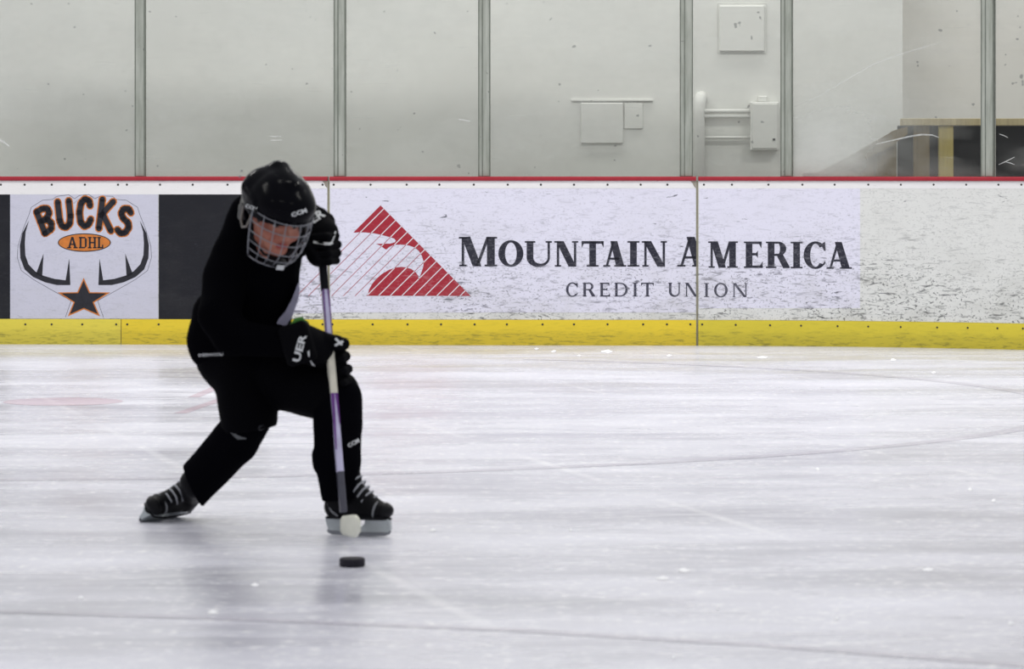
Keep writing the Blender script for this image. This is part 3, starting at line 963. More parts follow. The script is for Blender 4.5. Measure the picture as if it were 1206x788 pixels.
PANE_LABELS = ['scuffed glass pane left of the slim post, at the left picture edge', 'scuffed glass pane above the player helmet', 'scuffed narrow glass pane above the red striped emblem',
               'scuffed glass pane above the words of the ad', 'narrow glass pane in front of the wall electrical box', 'hazy glass pane with long curved scratches before the lumber frame',
               'glass pane at the right picture edge before the black sheet']
panes = []
for i in range(len(POSTS) - 1):
    (a, wa, _), (b, wb, _) = POSTS[i], POSTS[i + 1]
    A, _n = onrail(a + wa / 2 + 1.2, OFFP); B, _n = onrail(b - wb / 2 - 1.2, OFFP)
    d = (B - A).normalized(); nn = Vector((d.y, -d.x, 0))
    t = 0.006
    bottom = [A + nn * t, B + nn * t, B - nn * t, A - nn * t]
    o = prism('plexiglass_barrier', [Vector((p.x, p.y, ZP0 + 0.001)) for p in bottom], (0, 0, ZP1 - ZP0 - 0.01), M_GLASSW if i == 5 else M_GLASS)
    tag(o, PANE_LABELS[i], 'glass pane', 'clear panes above the rink boards')
    panes.append((o, A, d, nn))
def scratch_and_glint(pane, pts, w=0.010, mat=None):
    o, A, d, nn = panes[pane]
    V, Fc = [], []
    m_ = len(pts)
    for i, (px, py) in enumerate(pts):
        # meet the pane's plane
        r_ = Vector(((px - CX) / F, 1, -(py - CY) / F)); base = A + nn * 0.0075
        s = (base - Vector((0, 0, 0))).dot(nn) / Vector((r_.x, 1, 0)).dot(nn)
        P = Vector((r_.x * s, s, H + r_.z * s))
        k = w * math.sin(math.pi * (i + 0.6) / (m_ + 0.2))
        V += [P + Vector((0, 0, k / 2)), P - Vector((0, 0, k / 2))]
    for i in range(m_ - 1): Fc.append([2 * i, 2 * i + 1, 2 * i + 3, 2 * i + 2])
    return mesh('scratch_and_glint', V, Fc, mat or M_SCRATCH_GLINT, o)
scratch_and_glint(5, [(1031, 170), (1050, 165.5), (1070, 161), (1085, 158.5), (1098, 159), (1106, 162)], 0.011)
scratch_and_glint(5, [(935, 126), (965, 113), (1000, 92), (1030, 75), (1060, 64), (1090, 55), (1110, 50)], 0.014, M_SCRATCHF)
scratch_and_glint(6, [(1176, 194), (1185, 190), (1195, 185)], 0.008)
scratch_and_glint(6, [(1177, 158), (1182, 159.5), (1187, 162)], 0.007)
scratch_and_glint(6, [(1185, 191), (1190, 192), (1195, 194)], 0.006)
scratch_and_glint(0, [(-4, 163), (4, 167), (11, 172)], 0.02)  # pale streak drawn for a light reflected in the pane
scratch_and_glint(1, [(318, 160.5), (324, 160.8), (331, 160.5)], 0.008)  # this mark and the next draw small light reflections
scratch_and_glint(1, [(319, 165), (324, 165.2), (332, 165)], 0.008)
scratch_and_glint(2, [(540, 140.5), (547, 141.5), (554, 143)], 0.008)

# ------------------------------------------------------------------ fixtures on the wall
def Wl(px, py, Y=None): return W(px, py, Y or YW)
def wbox(name, x0, x1, y0, y1, depth, mat, parent, Yb=None, bevel=0.006):
    Yb = Yb or YW
    a, b = W(x0, y1, Yb - depth), W(x1, y0, Yb - depth)
    return box(name, (a.x, Yb - depth, a.z), (b.x, Yb, b.z), mat, parent, bevel)
t = empty('access_panel', Wl(875, 62), 'square white access panel high on the wall', 'wall panel')
wbox('frame', 845, 903, 4, 63, 0.005, M_FIX, t)
wbox('cover', 847.5, 900.5, 6.5, 60.5, 0.03, M_FIX, t)
t = empty('electrical_box', Wl(901, 177), 'white painted electrical box beside the horizontal conduits', 'electrical box')
wbox('body', 884, 917.5, 120, 177, 0.09, M_FIX, t)
wbox('door', 886, 915.5, 122, 175, 0.098, M_FIX, t, bevel=0.004)
wbox('top_hub', 893, 904, 113, 120, 0.05, M_FIX, t)
wbox('latch', 910, 913, 163, 165.5, 0.104, M_SCREW, t, bevel=0)
t = empty('wall_conduit', Wl(823, 207), 'white painted pipe rising along the wall with two branch conduits', 'pipe')
pa = [W(823, 300, YW - 0.04), W(823, 135, YW - 0.04), W(823.5, 122, YW - 0.037), W(825, 116, YW - 0.02), W(826, 114, YW + 0.01)]
tube('riser_pipe', pa, 0.045, M_FIX, t, 12)
tube('branch_conduit', [W(823, 131, YW - 0.05), W(884, 131, YW - 0.05)], 0.016, M_FIX, t, 10)
tube('branch_conduit', [W(823, 137, YW - 0.05), W(884, 137, YW - 0.05)], 0.014, M_FIX, t, 10)
tube('branch_conduit', [W(823, 162, YW - 0.04), W(884, 162, YW - 0.04)], 0.011, M_FIX, t, 10)
t = empty('wall_duct_box', Wl(710, 169), 'shallow white box with a side duct under a thin ledge on the wall', 'duct box')
wbox('body', 684, 734, 121, 169, 0.022, M_FIX, t)
wbox('side_duct', 735, 757.5, 121, 152, 0.012, M_FIX, t)
wbox('ledge', 673, 769, 117, 119.2, 0.015, M_FIX, t, bevel=0.002)

# ------------------------------------------------------------------ lumber frame behind the right pane
YL = 23.55
t = empty('lumber_frame', W(1110, 400, YL), 'rough lumber platform frame with sloped stringer and black sheet behind the glass', 'lumber frame')
def lum(name, x0, x1, y0, y1, mat, d0=0.0, th=0.045, bevel=0.004):
    Y0 = YL + d0
    a, b = W(x0, y1, Y0), W(x1, y0, Y0)
    return box(name, (a.x, Y0, a.z), (b.x, Y0 + th, b.z), mat, t, bevel)
lum('top_rail', 1061.5, 1300, 139.5, 148, M_WOOD, 0.0, 0.09)
for x0, x1, mt, d0 in ((1076, 1095, M_WOOD3, 0.05), (1105.5, 1123, M_WOOD2, 0.02), (1032, 1056, M_WOOD3, 0.05), (1250, 1268, M_WOOD2, 0.02)):
    lum('post', x0, x1, 148 if x0 > 1060 else 166, 396, mt, d0)
lum('black_sheet', 1057, 1300, 148, 390, M_BLACK, 0.12, 0.02)  # flat black sheet filling the space behind the posts
pts = [W(1069, 149, YL), W(1069, 158, YL), W(1050, 172, YL), W(985, 205, YL), W(940, 228, YL), W(940, 216, YL), W(1000, 184, YL), W(1046, 158, YL), W(1052, 154, YL)]
prism('sloped_stringer', pts, (0, 0.045, 0), M_WOOD3, t)
prism('riser_board', [W(1056, 160, YL + 0.07), W(1056, 390, YL + 0.07), W(950, 390, YL + 0.07), W(950, 214, YL + 0.07)], (0, 0.02, 0), M_WOOD3, t)
lum('tread_block', 946, 975, 203.8, 212, M_BLACK, -0.03, 0.03, 0)

# ------------------------------------------------------------------ the puck
Yk = 10.03
pc = Vector(((414.8 - CX) * Yk / F, Yk, 0))
prof = [(0.0, 0.0), (0.0335, 0.0), (0.0368, 0.0022), (0.0381, 0.0045), (0.0381, 0.0209), (0.0368, 0.0232), (0.0335, 0.0254), (0.030, 0.0250), (0.0, 0.0250)]
n = 40
V, Fc = [], []
for r_, z in prof[1:-1]:
    for q in range(n):
        kk = 1.0 - (0.012 if (0.004 < z < 0.0215 and q % 2) else 0)
        V.append(pc + Vector((r_ * kk * math.cos(2 * math.pi * q / n), r_ * kk * math.sin(2 * math.pi * q / n), z)))
m_ = len(prof) - 2
for i in range(m_ - 1):
    for q in range(n): Fc.append([i * n + q, i * n + (q + 1) % n, (i + 1) * n + (q + 1) % n, (i + 1) * n + q])
Fc += [list(range(n - 1, -1, -1)), list(range((m_ - 1) * n, m_ * n))]
tag(mesh('hockey_puck', V, Fc, M_PUCK), 'small black rubber puck lying on the ice in front of the stick blade', 'puck')

# ------------------------------------------------------------------ the stick
S_TOP, S_HEEL = W(376.5, 268, 11.02), W(404.8, 606, 10.74)
def shaft_at(py):
    """point of the shaft's axis seen at a photograph height"""
    lo, hi = 0.0, 1.0
    for _ in range(40):
        m_ = (lo + hi) / 2
        p = S_TOP.lerp(S_HEEL, m_)
        y = CY + (H - p.z) * F / p.y
        if y < py: lo = m_
        else: hi = m_
    return S_TOP.lerp(S_HEEL, lo)
stick = empty('hockey_stick', S_HEEL, 'hockey stick with cream and purple shaft and white taped blade held by the player', 'hockey stick')
ax = (S_HEEL - S_TOP).normalized()
sx = (Vector((1, 0.25, 0)) - ax * ax.dot(Vector((1, 0.25, 0)))).normalized()
sy = ax.cross(sx)
def shaft(name, y0, y1, mat, wx=0.0105, wy=0.014, grow=0.0, over=None):
    a, b = shaft_at(y0), shaft_at(y1)
    pr = []
    c = 0.004
    X, Y_ = wx + grow, wy + grow
    for (u, v) in ((-X + c, -Y_), (X - c, -Y_), (X, -Y_ + c), (X, Y_ - c), (X - c, Y_), (-X + c, Y_), (-X, Y_ - c), (-X, -Y_ + c)): pr.append(sx * u + sy * v)
    V = [a + p for p in pr] + [b + p for p in pr]
    Fc = [[i, (i + 1) % 8, 8 + (i + 1) % 8, 8 + i] for i in range(8)] + [list(range(7, -1, -1)), list(range(8, 16))]
    o = mesh(name, V, Fc, mat, stick)
    return o
shaft('grip_tape', 268, 342, M_TAPEB, grow=0.0012)
shaft('shaft', 342, 396, M_SILVER)
shaft('shaft', 396, 464, M_CREAM, grow=0.0014)
shaft('shaft', 464, 556, M_SILVER)
shaft('shaft', 556, 603, M_SHAFTD)
def edge_stripe(y0, y1, side, w):
    a, b = shaft_at(y0), shaft_at(y1)
    V = []
    for p, k in ((a, 1.0), (b, 0.35)):
        for u in (1.0, 1.0 - w * k):
            for v in (-0.0146, -0.012): V.append(p + sx * side * u * 0.0109 + sy * v)
    Fc = [[0, 2, 6, 4], [1, 5, 7, 3], [0, 1, 3, 2], [4, 6, 7, 5], [0, 4, 5, 1], [2, 3, 7, 6]]
    mesh('purple_stripe', V, Fc, M_PURPLE, stick)
# which face of the shaft looks at the camera
cam_side = 1 if sy.dot(Vector((0, -1, 0))) > 0 else -1
if cam_side > 0: sy = -sy; sx = sx
for s in (-1, 1): edge_stripe(342, 396, s, 0.55)
edge_stripe(464, 530, -1, 1.0)
edge_stripe(464, 500, 1, 0.9)
# blade: a curved plate, heel to rounded toe, wound with white tape
heel = S_HEEL
toe_d = Vector((0.10, -0.99, 0.0)).normalized()
NB = 12
V, Fc = [], []
for i in range(NB + 1):
    s = i / NB
    L = 0.265 * s
    bend = 0.030 * s * s
    c = Vector((heel.x + 0.004, heel.y, 0)) + toe_d * L + Vector((bend, 0, 0))
    zb = 0.016 + 0.018 * s
    hgt = 0.060 + 0.014 * s
    cut = 0.0 if s < 0.8 else ((s - 0.8) / 0.2) ** 2 * 0.020
    th = 0.0055 + (0.010 * (1 - s * 4) if s < 0.25 else 0)
    zs = [zb + cut, zb + 0.012 + cut * 0.4, zb + hgt * 0.5, zb + hgt - 0.012 - cut * 0.4, zb + hgt - cut]
    tn = [0.55, 1, 1, 1, 0.55]
    for z, q in zip(zs, tn): V.append(c + Vector((-th * q, 0, z)))
    for z, q in zip(zs[::-1], tn): V.append(c + Vector((th * q, 0, z)))
for i in range(NB):
    for k in range(10): Fc.append([i * 10 + k, i * 10 + (k + 1) % 10, (i + 1) * 10 + (k + 1) % 10, (i + 1) * 10 + k])
Fc += [list(range(9, -1, -1)), list(range(NB * 10, NB * 10 + 10))]
o = mesh('blade', V, Fc, M_TAPEW, stick, True)
tag(o, 'white taped blade')

# ------------------------------------------------------------------ the player
PXM = 10.95 / F     # metres per photograph pixel at the player
def K(px, py, Y): return W(px, py, Y)
def cn(a, b, ra, rb): return cone(K(*a), K(*b), ra * PXM, rb * PXM)
def el(c, r, M=None): return ell(K(*c), [v * PXM for v in r], M)

# head frame: x forward, y to the player's left, z up
yaw, pitch, roll = R(27), R(27), R(-5)
fwd = Vector((math.sin(yaw) * math.cos(pitch), -math.cos(yaw) * math.cos(pitch), -math.sin(pitch)))
lft = Vector((0, 0, 1)).cross(fwd).normalized()
upv = fwd.cross(lft)
lft2 = lft * math.cos(roll) + upv * math.sin(roll)
up2 = fwd.cross(lft2)
HC = K(325, 254, 10.86)
MH = Matrix(((fwd.x, lft2.x, up2.x, HC.x), (fwd.y, lft2.y, up2.y, HC.y), (fwd.z, lft2.z, up2.z, HC.z), (0, 0, 0, 1)))
AH = np.array(MH.to_3x3())
def hp(x, y, z): return MH @ Vector((x, y, z))
def hell(c, r): return ell(hp(*c), r, AH)
def hcone(a, b, ra, rb): return cone(hp(*a), hp(*b), ra, rb)

def frame(o, f, u):
    f = Vector(f).normalized(); u = Vector(u)
    u = (u - f * u.dot(f)).normalized()
    l = u.cross(f)
    return Matrix(((f.x, l.x, u.x, o.x), (f.y, l.y, u.y, o.y), (f.z, l.z, u.z, o.z), (0, 0, 0, 1)))
Yf = 10.855
o1 = Vector(((421.5 - CX) * Yf / F, Yf, 0.0005))
MS1 = frame(o1, (0.955, -0.29, 0), (0.0, 0.03, 1))
MS2 = frame(Vector((0, 0, 0)), (-0.56, -0.83, 0.0), (0.62, -0.42, 0.76))
MS2.translation = Vector(((163 - CX) * 11.28 / F, 11.28, 0.002)) - (MS2 @ Vector((0.106, 0, 0.004)))
# joints
PEL = (288, 425, 11.12)
RSH, REL, RWR = (280, 292, 10.98), (262, 385, 10.84), (350, 404, 10.86)
LSH, LEL, LWR = (338, 294, 11.09), (374, 280, 11.26), (374, 274, 11.06)
RHIP, RKN, RAN = (276, 436, 11.10), (289, 498, 11.03), (232, 572, 11.20)
LHIP, LKN, LAN = (320, 436, 11.10), (396, 470, 10.92), (402, 575, 10.87)
body = [hell((0.005, 0, 0.01), (0.088, 0.070, 0.105)), hell((0.045, 0, -0.055), (0.045, 0.048, 0.055)),
        hcone((0.088, 0, 0.005), (0.106, 0, -0.022), 0.007, 0.013), hcone((0.098, -0.011, -0.026), (0.098, 0.011, -0.026), 0.006, 0.006),
        hcone((0.082, -0.04, 0.034), (0.082, 0.04, 0.034), 0.009, 0.009), hell((0.062, 0.040, -0.030), (0.026, 0.024, 0.026)), hell((0.062, -0.040, -0.030), (0.026, 0.024, 0.026)),
        hell((0.075, 0, -0.088), (0.020, 0.024, 0.018)), hcone((0.086, -0.02, -0.060), (0.086, 0.02, -0.060), 0.007, 0.007),
        hell((-0.008, 0.074, -0.008), (0.022, 0.008, 0.032)), hell((-0.008, -0.074, -0.008), (0.022, 0.008, 0.032)),
        cone(hp(-0.03, 0, -0.06), K(318, 292, 10.98), 0.045, 0.05),
        cn((318, 292, 10.99), (308, 320, 11.03), 24, 36), cn((308, 320, 11.03), (295, 385, 11.10), 38, 32), cn((295, 385, 11.10), PEL, 32, 36),
        cn(RSH, (308, 305, 11.02), 14, 26), cn(LSH, (318, 305, 11.03), 11, 22),
        cn(RSH, REL, 14, 11), cn(REL, RWR, 11, 8), cn(LSH, LEL, 11, 10), cn(LEL, LWR, 10, 8),
        cn(RWR, (380, 408, 10.89), 11, 12), cn(LWR, (376, 292, 11.02), 10, 13),
        cn(RHIP, PEL, 22, 28), cn(LHIP, PEL, 22, 28), cn(RHIP, RKN, 22, 16), cn(RKN, RAN, 16, 10), cn(LHIP, LKN, 22, 16), cn(LKN, LAN, 16, 10),
        cone(K(*LAN), MS1 @ Vector((-0.055, 0, 0.12)), 0.026, 0.026), cone(MS1 @ Vector((-0.055, 0, 0.10)), MS1 @ Vector((0.06, 0, 0.088)), 0.024, 0.017),
        cone(K(*RAN), MS2 @ Vector((-0.055, 0, 0.13)), 0.022, 0.022), cone(MS2 @ Vector((-0.055, 0, 0.10)), MS2 @ Vector((0.06, 0, 0.088)), 0.024, 0.017)]
eyesock = [hell((0.098, s * 0.031, 0.010), (0.020, 0.019, 0.012)) for s in (-1, 1)]
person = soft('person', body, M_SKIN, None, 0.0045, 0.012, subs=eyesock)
tag(person, 'young hockey player all in black gear bending over the stick, skating right', 'person')
PINV[person.name] = Matrix()
for s in (-1, 1):
    soft('eye', [hell((0.075, s * 0.031, 0.009), (0.0125, 0.0125, 0.0125))], M_EYE, person, 0.0018, 0.004)
    soft('iris', [hell((0.0850, s * 0.031, 0.005), (0.0042, 0.0062, 0.0062))], M_IRIS, person, 0.0012, 0.002)
    soft('eyebrow', [hcone((0.091, s * 0.016, 0.042), (0.080, s * 0.048, 0.042), 0.004, 0.003)], M_HAIR, person, 0.0016, 0.003)
soft('lips', [hcone((0.0925, -0.016, -0.058), (0.0955, 0, -0.056), 0.0035, 0.005), hcone((0.0925, 0.016, -0.058), (0.0955, 0, -0.056), 0.0035, 0.005),
              hcone((0.092, -0.012, -0.065), (0.092, 0.012, -0.065), 0.0045, 0.0045)], M_LIP, person, 0.0016, 0.004)
soft('hair', [hell((-0.010, 0, 0.025), (0.092, 0.080, 0.100))], M_HAIR, person, 0.004, 0.01,
     cuts=[(hp(0.048, 0, 0), fwd), (hp(-0.02, 0, -0.055), -up2)])

# clothes
def folds(amp):
    def f(X, Y, Z):
        return amp * (np.sin(34 * X + 21 * Z + 2.2 * np.sin(17 * Y + 9 * Z)) * 0.6 + np.sin(61 * Z - 38 * X + 12 * Y) * 0.4)
    return f
jersey = soft('jersey', [cn((295, 252, 11.00), (267, 324, 10.95), 25, 27), cn((267, 324, 10.95), (258, 372, 10.86), 27, 24),
                         cn((318, 278, 11.04), (306, 330, 11.04), 38, 44), cn((306, 330, 11.04), (298, 378, 11.08), 45, 46),
                         cn((340, 285, 11.08), (336, 330, 11.05), 17, 16),
                         cn((262, 372, 11.10), (261, 400, 11.12), 36, 41), cn((261, 400, 11.12), (285, 428, 11.12), 40, 38), cn((285, 425, 11.10), (330, 440, 11.06), 38, 36),
                         cn((258, 372, 10.86), (272, 396, 10.84), 24, 22), cn((272, 396, 10.84), (334, 404, 10.855), 22, 17),
                         cn((345, 288, 11.10), (372, 278, 11.24), 18, 17), cn((372, 278, 11.24), (373, 274, 11.12), 17, 15)],
              M_JERSEY, person, 0.005, 0.016, wrinkle=folds(0.0022),
              cuts=[(K(268, 462, 11.05), Vector((-0.22, 0, -1)))])
pants = soft('hockey_pants', [cn((270, 420, 11.12), (290, 445, 11.08), 40, 38), cn((290, 445, 11.08), (293, 490, 11.03), 38, 35), cn((284, 440, 11.08), (288, 470, 11.06), 34, 31),
                              cn((300, 428, 11.12), (340, 446, 11.04), 42, 38), cn((340, 446, 11.04), (392, 466, 10.94), 38, 33)],
             M_PANTS, person, 0.005, 0.012, wrinkle=folds(0.0015), cuts=[(K(292, 507, 11.02), Vector((0.16, 0, -1)))])
sock1 = soft('hockey_sock', [cn((294, 492, 11.03), (276, 520, 11.07), 27, 28), cn((276, 520, 11.07), (222, 579, 11.20), 28, 25)], M_SOCK, person, 0.004, 0.01,
             wrinkle=folds(0.0012), cuts=[(K(227.5, 572, 11.2), Vector((-0.912, 0.0, -0.41)))])
sock2 = soft('hockey_sock', [cn((397, 470, 10.93), (398, 500, 10.90), 30, 28.5), cn((398, 500, 10.90), (397, 540, 10.88), 28, 28), cn((397, 540, 10.88), (401, 582, 10.87), 27, 22.5),
                             cn((376, 535, 10.88), (378, 548, 10.88), 9, 9)], M_SOCK, person, 0.004, 0.008, wrinkle=folds(0.0012), cuts=[(K(400, 588, 10.87), Vector((0.12, 0, -1)))])

# gloves: cuff, back of the hand, four fingers and a thumb closed round the shaft
def glove(name, cuff, palm, fingers, thumb, res=0.0035):
    return soft(name, cuff + palm + fingers + thumb, M_GLOVE, person, res, 0.006)
def sp(py, dx=0.0, dy=0.0):
    p = shaft_at(py)
    return p + Vector((dx, dy, 0))
lowf = []
for i, (py, out, r_) in enumerate(((404, 0.040, 0.0155), (419, 0.047, 0.0155), (434, 0.051, 0.0150), (448, 0.046, 0.0140))):
    a = sp(py - 2, -0.030, 0.040); b = sp(py, 0.018, 0.040); c = sp(py + 1, out, 0.022); d = sp(py + 3, out - 0.012, -0.008)
    lowf += [cone(a, b, r_ + 0.003, r_ + 0.001), cone(b, c, r_ + 0.001, r_), cone(c, d, r_, r_ * 0.85)]
lowthumb = [cone(sp(401, -0.055, -0.002), sp(401, -0.012, -0.026), 0.027, 0.026), cone(sp(401, -0.012, -0.026), sp(403, 0.022, -0.027), 0.026, 0.024), cone(sp(403, 0.022, -0.027), sp(405, 0.045, -0.010), 0.024, 0.021),
            cone(sp(406, 0.020, 0.034), sp(450, 0.020, 0.034), 0.030, 0.028)]
g1 = glove('hockey_glove', [rbox(K(351, 404, 10.86), (0.030, 0.042, 0.046), 0.020, np.array(Matrix.Rotation(R(-18), 3, 'Y')))],
           [cn((358, 404, 10.87), (372, 410, 10.90), 22, 22), cone(K(372, 408, 10.90), sp(424, -0.018, 0.035), 0.050, 0.034)], lowf, lowthumb)
upf = []
for i, (py, out, r_) in enumerate(((277, 0.048, 0.0135), (287, 0.052, 0.0138), (297, 0.050, 0.013), (306, 0.044, 0.012))):
    a = sp(py - 1, -0.028, 0.036); b = sp(py, 0.024, 0.036); c = sp(py + 1, out, 0.008); d = sp(py + 2, 0.022, -0.032); e_ = sp(py + 2, -0.020, -0.030)
    upf += [cone(a, b, r_ + 0.002, r_ + 0.001), cone(b, c, r_ + 0.001, r_), cone(c, d, r_, r_), cone(d, e_, r_, r_ * 0.85)]
upthumb = [cone(sp(276, -0.040, 0.01), sp(292, -0.038, -0.022), 0.017, 0.015), cone(sp(292, -0.038, -0.022), sp(304, -0.016, -0.034), 0.015, 0.012)]
g2 = glove('hockey_glove', [cn((370, 262, 11.07), (379, 276, 11.04), 19, 20), cn((369, 250, 11.08), (382, 262, 11.07), 10, 13), cn((366, 262, 11.04), (376, 254, 11.06), 11, 10)], [cn((378, 276, 11.05), (377, 298, 11.045), 21, 17)], upf, upthumb)

# lettering and trim on gloves, jersey, pants and socks: laid on the cloth surface
def cloth_decal(name, polys, tree, mat, parent, lift=0.0025, Yf=10.9):
    V, Fc = [], []
    for poly in polys:
        o = len(V)
        V += [on_cloth(tree, x, y, lift, Yf) for x, y in poly]
        Fc.append(list(range(o, len(V))))
    return mesh(name, V, Fc, mat, parent)
def cloth_text(name, s, start, end, height, tree, mat, parent, bold=0.03, lift=0.003, Yf=10.9):
    """lettering from start to end of its baseline"""
    v, f, w = text_shape(s, bold)
    a, b = Vector(start), Vector(end)
    d = (b - a); L = d.length; d /= L
    u = Vector((d.y, -d.x))
    pts = []
    for x, y in v:
        p = a + d * (x / w * L) + u * (y * height)
        pts.append(on_cloth(tree, p.x, p.y, lift, Yf))
    return mesh(name, pts, f, mat, parent)
T1, T2 = bvh_of([g1]), bvh_of([g2])
cloth_text('lettering', 'UER', (353, 427), (361.5, 395), 9, T1, M_WHITEP, g1)
cloth_text('lettering', 'UER', (360.5, 269.5), (384, 254), 10.5, T2, M_WHITEP, g2, Yf=11.0)
cloth_decal('logo_mark', [lquad((395, 398.5), (0.7071, 0.7071), q * 2.2, q * 2.2 + 2.2, 2.6) for q in range(5)] + [lquad((394.5, 407), (0.88, -0.475), q * 2.2, q * 2.2 + 2.2, 2.6) for q in range(5)], T1, M_WHITEP, g1, 0.0035)
cre = [[(362.2, 414), (364.5, 413), (364.5, 419.5), (363, 419.5)], [(363, 419.5), (364.5, 419.5), (368, 427.5), (365.4, 426)], [(365.4, 426), (368, 427.5), (371.5, 431.4), (368, 430.6)]]
cloth_decal('white_trim', cre, T1, M_WHITEP, g1, 0.005)
band = [(369, 283.2), (375, 284.2), (382, 285.4), (388, 285.8), (392, 284.2), (394.4, 279), (396, 272)]
cloth_decal('white_trim', [[(a[0], a[1]), (b[0], b[1]), (b[0] - (0 if i < 4 else 1.8), b[1] + (3 if i < 4 else 1)), (a[0] - (0 if i < 4 else 1.8), a[1] + (3 if i < 4 else 1))] for i, (a, b) in enumerate(zip(band, band[1:]))], T2, M_WHITEP, g2, 0.003, 11.0)
tube('green_lining', [K(340.5, 391, 10.84), K(344, 383, 10.83), K(348.5, 377.5, 10.83), K(355, 376, 10.84), K(361, 380, 10.85)], [0.004, 0.007, 0.009, 0.009, 0.004], M_GREEN, g1, 8)
tube('green_lining', [K(344, 391, 10.81), K(348, 384, 10.81), K(352, 381, 10.81)], [0.002, 0.004, 0.003], M_GREEN, g1, 8)
TB = bvh_of([jersey, pants])
side = [(350.6, 334), (352.4, 341), (350.5, 353), (344, 372), (336, 384), (326, 381), (328, 376), (336, 367), (343, 354), (347.5, 343)]
# grey side panel of the jersey, a thin lens of cloth standing on the torso
sp_pts = [K(x, y, 10.955) for x, y in side]
prism('side_panel', sp_pts, (0, 0.05, 0), M_GREYC, jersey)
cloth_text('hip_lettering', 'SHERWOOD', (233.5, 420.3), (263, 419.0), 3.7, TB, M_WHITEP, jersey, 0.02)
TS1, TS2 = bvh_of([sock1]), bvh_of([sock2])
cloth_text('sock_lettering', 'CCM', (411, 527.5), (424, 520.5), 5, TS2, M_WHITEP, sock2, 0.03, 0.003, 10.86)
cloth_decal('knee_patch', [[(271, 509), (279, 512), (284, 514.5), (290, 516), (290, 517.4), (280, 517.8), (276, 514.5)]], bvh_of([sock1, pants]), M_DIMP, sock1, 0.004, 11.0)
cloth_decal('knee_patch', [[(305, 501.5), (310, 500.5), (313, 503), (311, 507), (306, 508), (303.5, 506)]], TB, simple('faint_grey_print', (34, 35, 40), 0.8), pants, 0.003, 11.0)

# ------------------------------------------------------------------ helmet and cage (in the head frame)
def hsoft(name, adds, mat, parent, res=0.003, k=0.01, **kw): return soft(name, adds, mat, parent, res, k, M=MH, **kw)
hel_adds = [ell((-0.003, 0, 0.040), (0.134, 0.112, 0.114)), ell((-0.060, 0, 0.000), (0.080, 0.098, 0.085)),
            cone((0.040, 0, 0.112), (-0.060, 0, 0.118), 0.040, 0.046), ell((-0.055, 0, 0.060), (0.085, 0.112, 0.085)),
            ell((0.045, 0, 0.068), (0.090, 0.098, 0.062)),
            cone((0.03, 0.096, 0.056), (-0.06, 0.094, 0.066), 0.014, 0.020), cone((0.03, -0.096, 0.056), (-0.06, -0.094, 0.066), 0.014, 0.020)]
hel_subs = [ell((0.0, 0, 0.010), (0.108, 0.090, 0.110)), rbox((0.030, 0.045, 0.160), (0.034, 0.004, 0.012), 0.003), rbox((0.030, -0.045, 0.160), (0.034, 0.004, 0.012), 0.003),
            rbox((-0.03, 0.118, 0.070), (0.028, 0.006, 0.003), 0.002), rbox((-0.03, -0.118, 0.070), (0.028, 0.006, 0.003), 0.002),
            cone((0.0, -0.14, -0.030), (0.0, 0.14, -0.030), 0.042, 0.042)]
def belowbrow(X, Y, Z): return 0
helmet = hsoft('helmet', hel_adds, M_SHELL, person, 0.0028, 0.010, subs=hel_subs,
               cuts=[(Vector((0.06, 0, 0.028)), Vector((0.25, 0, -1))), (Vector((-0.06, 0, -0.062)), Vector((0, 0, -1)))][1:] + [])
# trim the front of the shell at the brow
bm = bmesh.new(); bm.from_mesh(helmet.data)
inv = MH.inverted()
kill = []
for v in bm.verts:
    q = inv @ v.co
    if q.x > 0.028 and q.z < 0.030 - 0.02 * (abs(q.y) / 0.1): kill.append(v)
bmesh.ops.delete(bm, geom=kill, context='VERTS')
bm.to_mesh(helmet.data); bm.free()
hsoft('brow_padding', [cone((0.100, -0.03, 0.034), (0.100, 0.03, 0.034), 0.012, 0.012), cone((0.100, 0.03, 0.034), (0.06, 0.082, 0.030), 0.012, 0.012), cone((0.100, -0.03, 0.034), (0.06, -0.082, 0.030), 0.012, 0.012)], M_TOE, helmet)
hsoft('rear_pad', [cone((-0.055, -0.095, -0.005), (-0.055, -0.09, -0.04), 0.014, 0.012)], M_PAD, helmet)
# ear loops
for s in (-1, 1):
    tube('ear_loop', [(0.028, s * 0.100, 0.032), (0.032, s * 0.102, 0.0), (0.022, s * 0.102, -0.036), (-0.004, s * 0.102, -0.052), (-0.030, s * 0.102, -0.036), (-0.038, s * 0.101, 0.0), (-0.034, s * 0.10, 0.03)], 0.0042, M_CLEAR, helmet, 8, M=MH)
    tube('chin_strap', [(0.030, s * 0.098, 0.0), (0.045, s * 0.085, -0.06), (0.070, s * 0.04, -0.105), (0.078, 0, -0.112)], 0.005, M_TOE, helmet, 6, M=MH)
# cage wires on an egg-shaped front
def cage_pt(a, z):
    """a = angle round the head from the front, z height"""
    s = min(1, max(0, (0.040 - z) / 0.175))
    fx = 0.138 + 0.014 * math.sin(s * math.pi) - 0.040 * max(0, s - 0.55) ** 2 / 0.2
    wy = 0.108 - 0.034 * s ** 2.2
    return Vector((fx * math.cos(a) ** 0.9 if math.cos(a) > 0 else 0, wy * math.sin(a), z))
ZB, ZT = -0.132, 0.040
def hrow(z, amax=78, n=18): return [cage_pt(R(-amax + 2 * amax * i / n), z) for i in range(n + 1)]
for z, am in ((0.036, 72), (0.000, 78), (-0.034, 78), (-0.068, 76), (-0.100, 74)):
    tube('cage_wire', hrow(z, am), 0.0017, M_CAGE, helmet, 6, M=MH)
tube('cage_rim', hrow(ZB, 72), 0.0026, M_CAGE, helmet, 6, M=MH)
for a in (-52, -33, -14, 14, 33, 52):
    tube('cage_wire', [cage_pt(R(a), ZT + (ZB - ZT) * i / 10) for i in range(11)], 0.0017, M_CAGE, helmet, 6, M=MH)
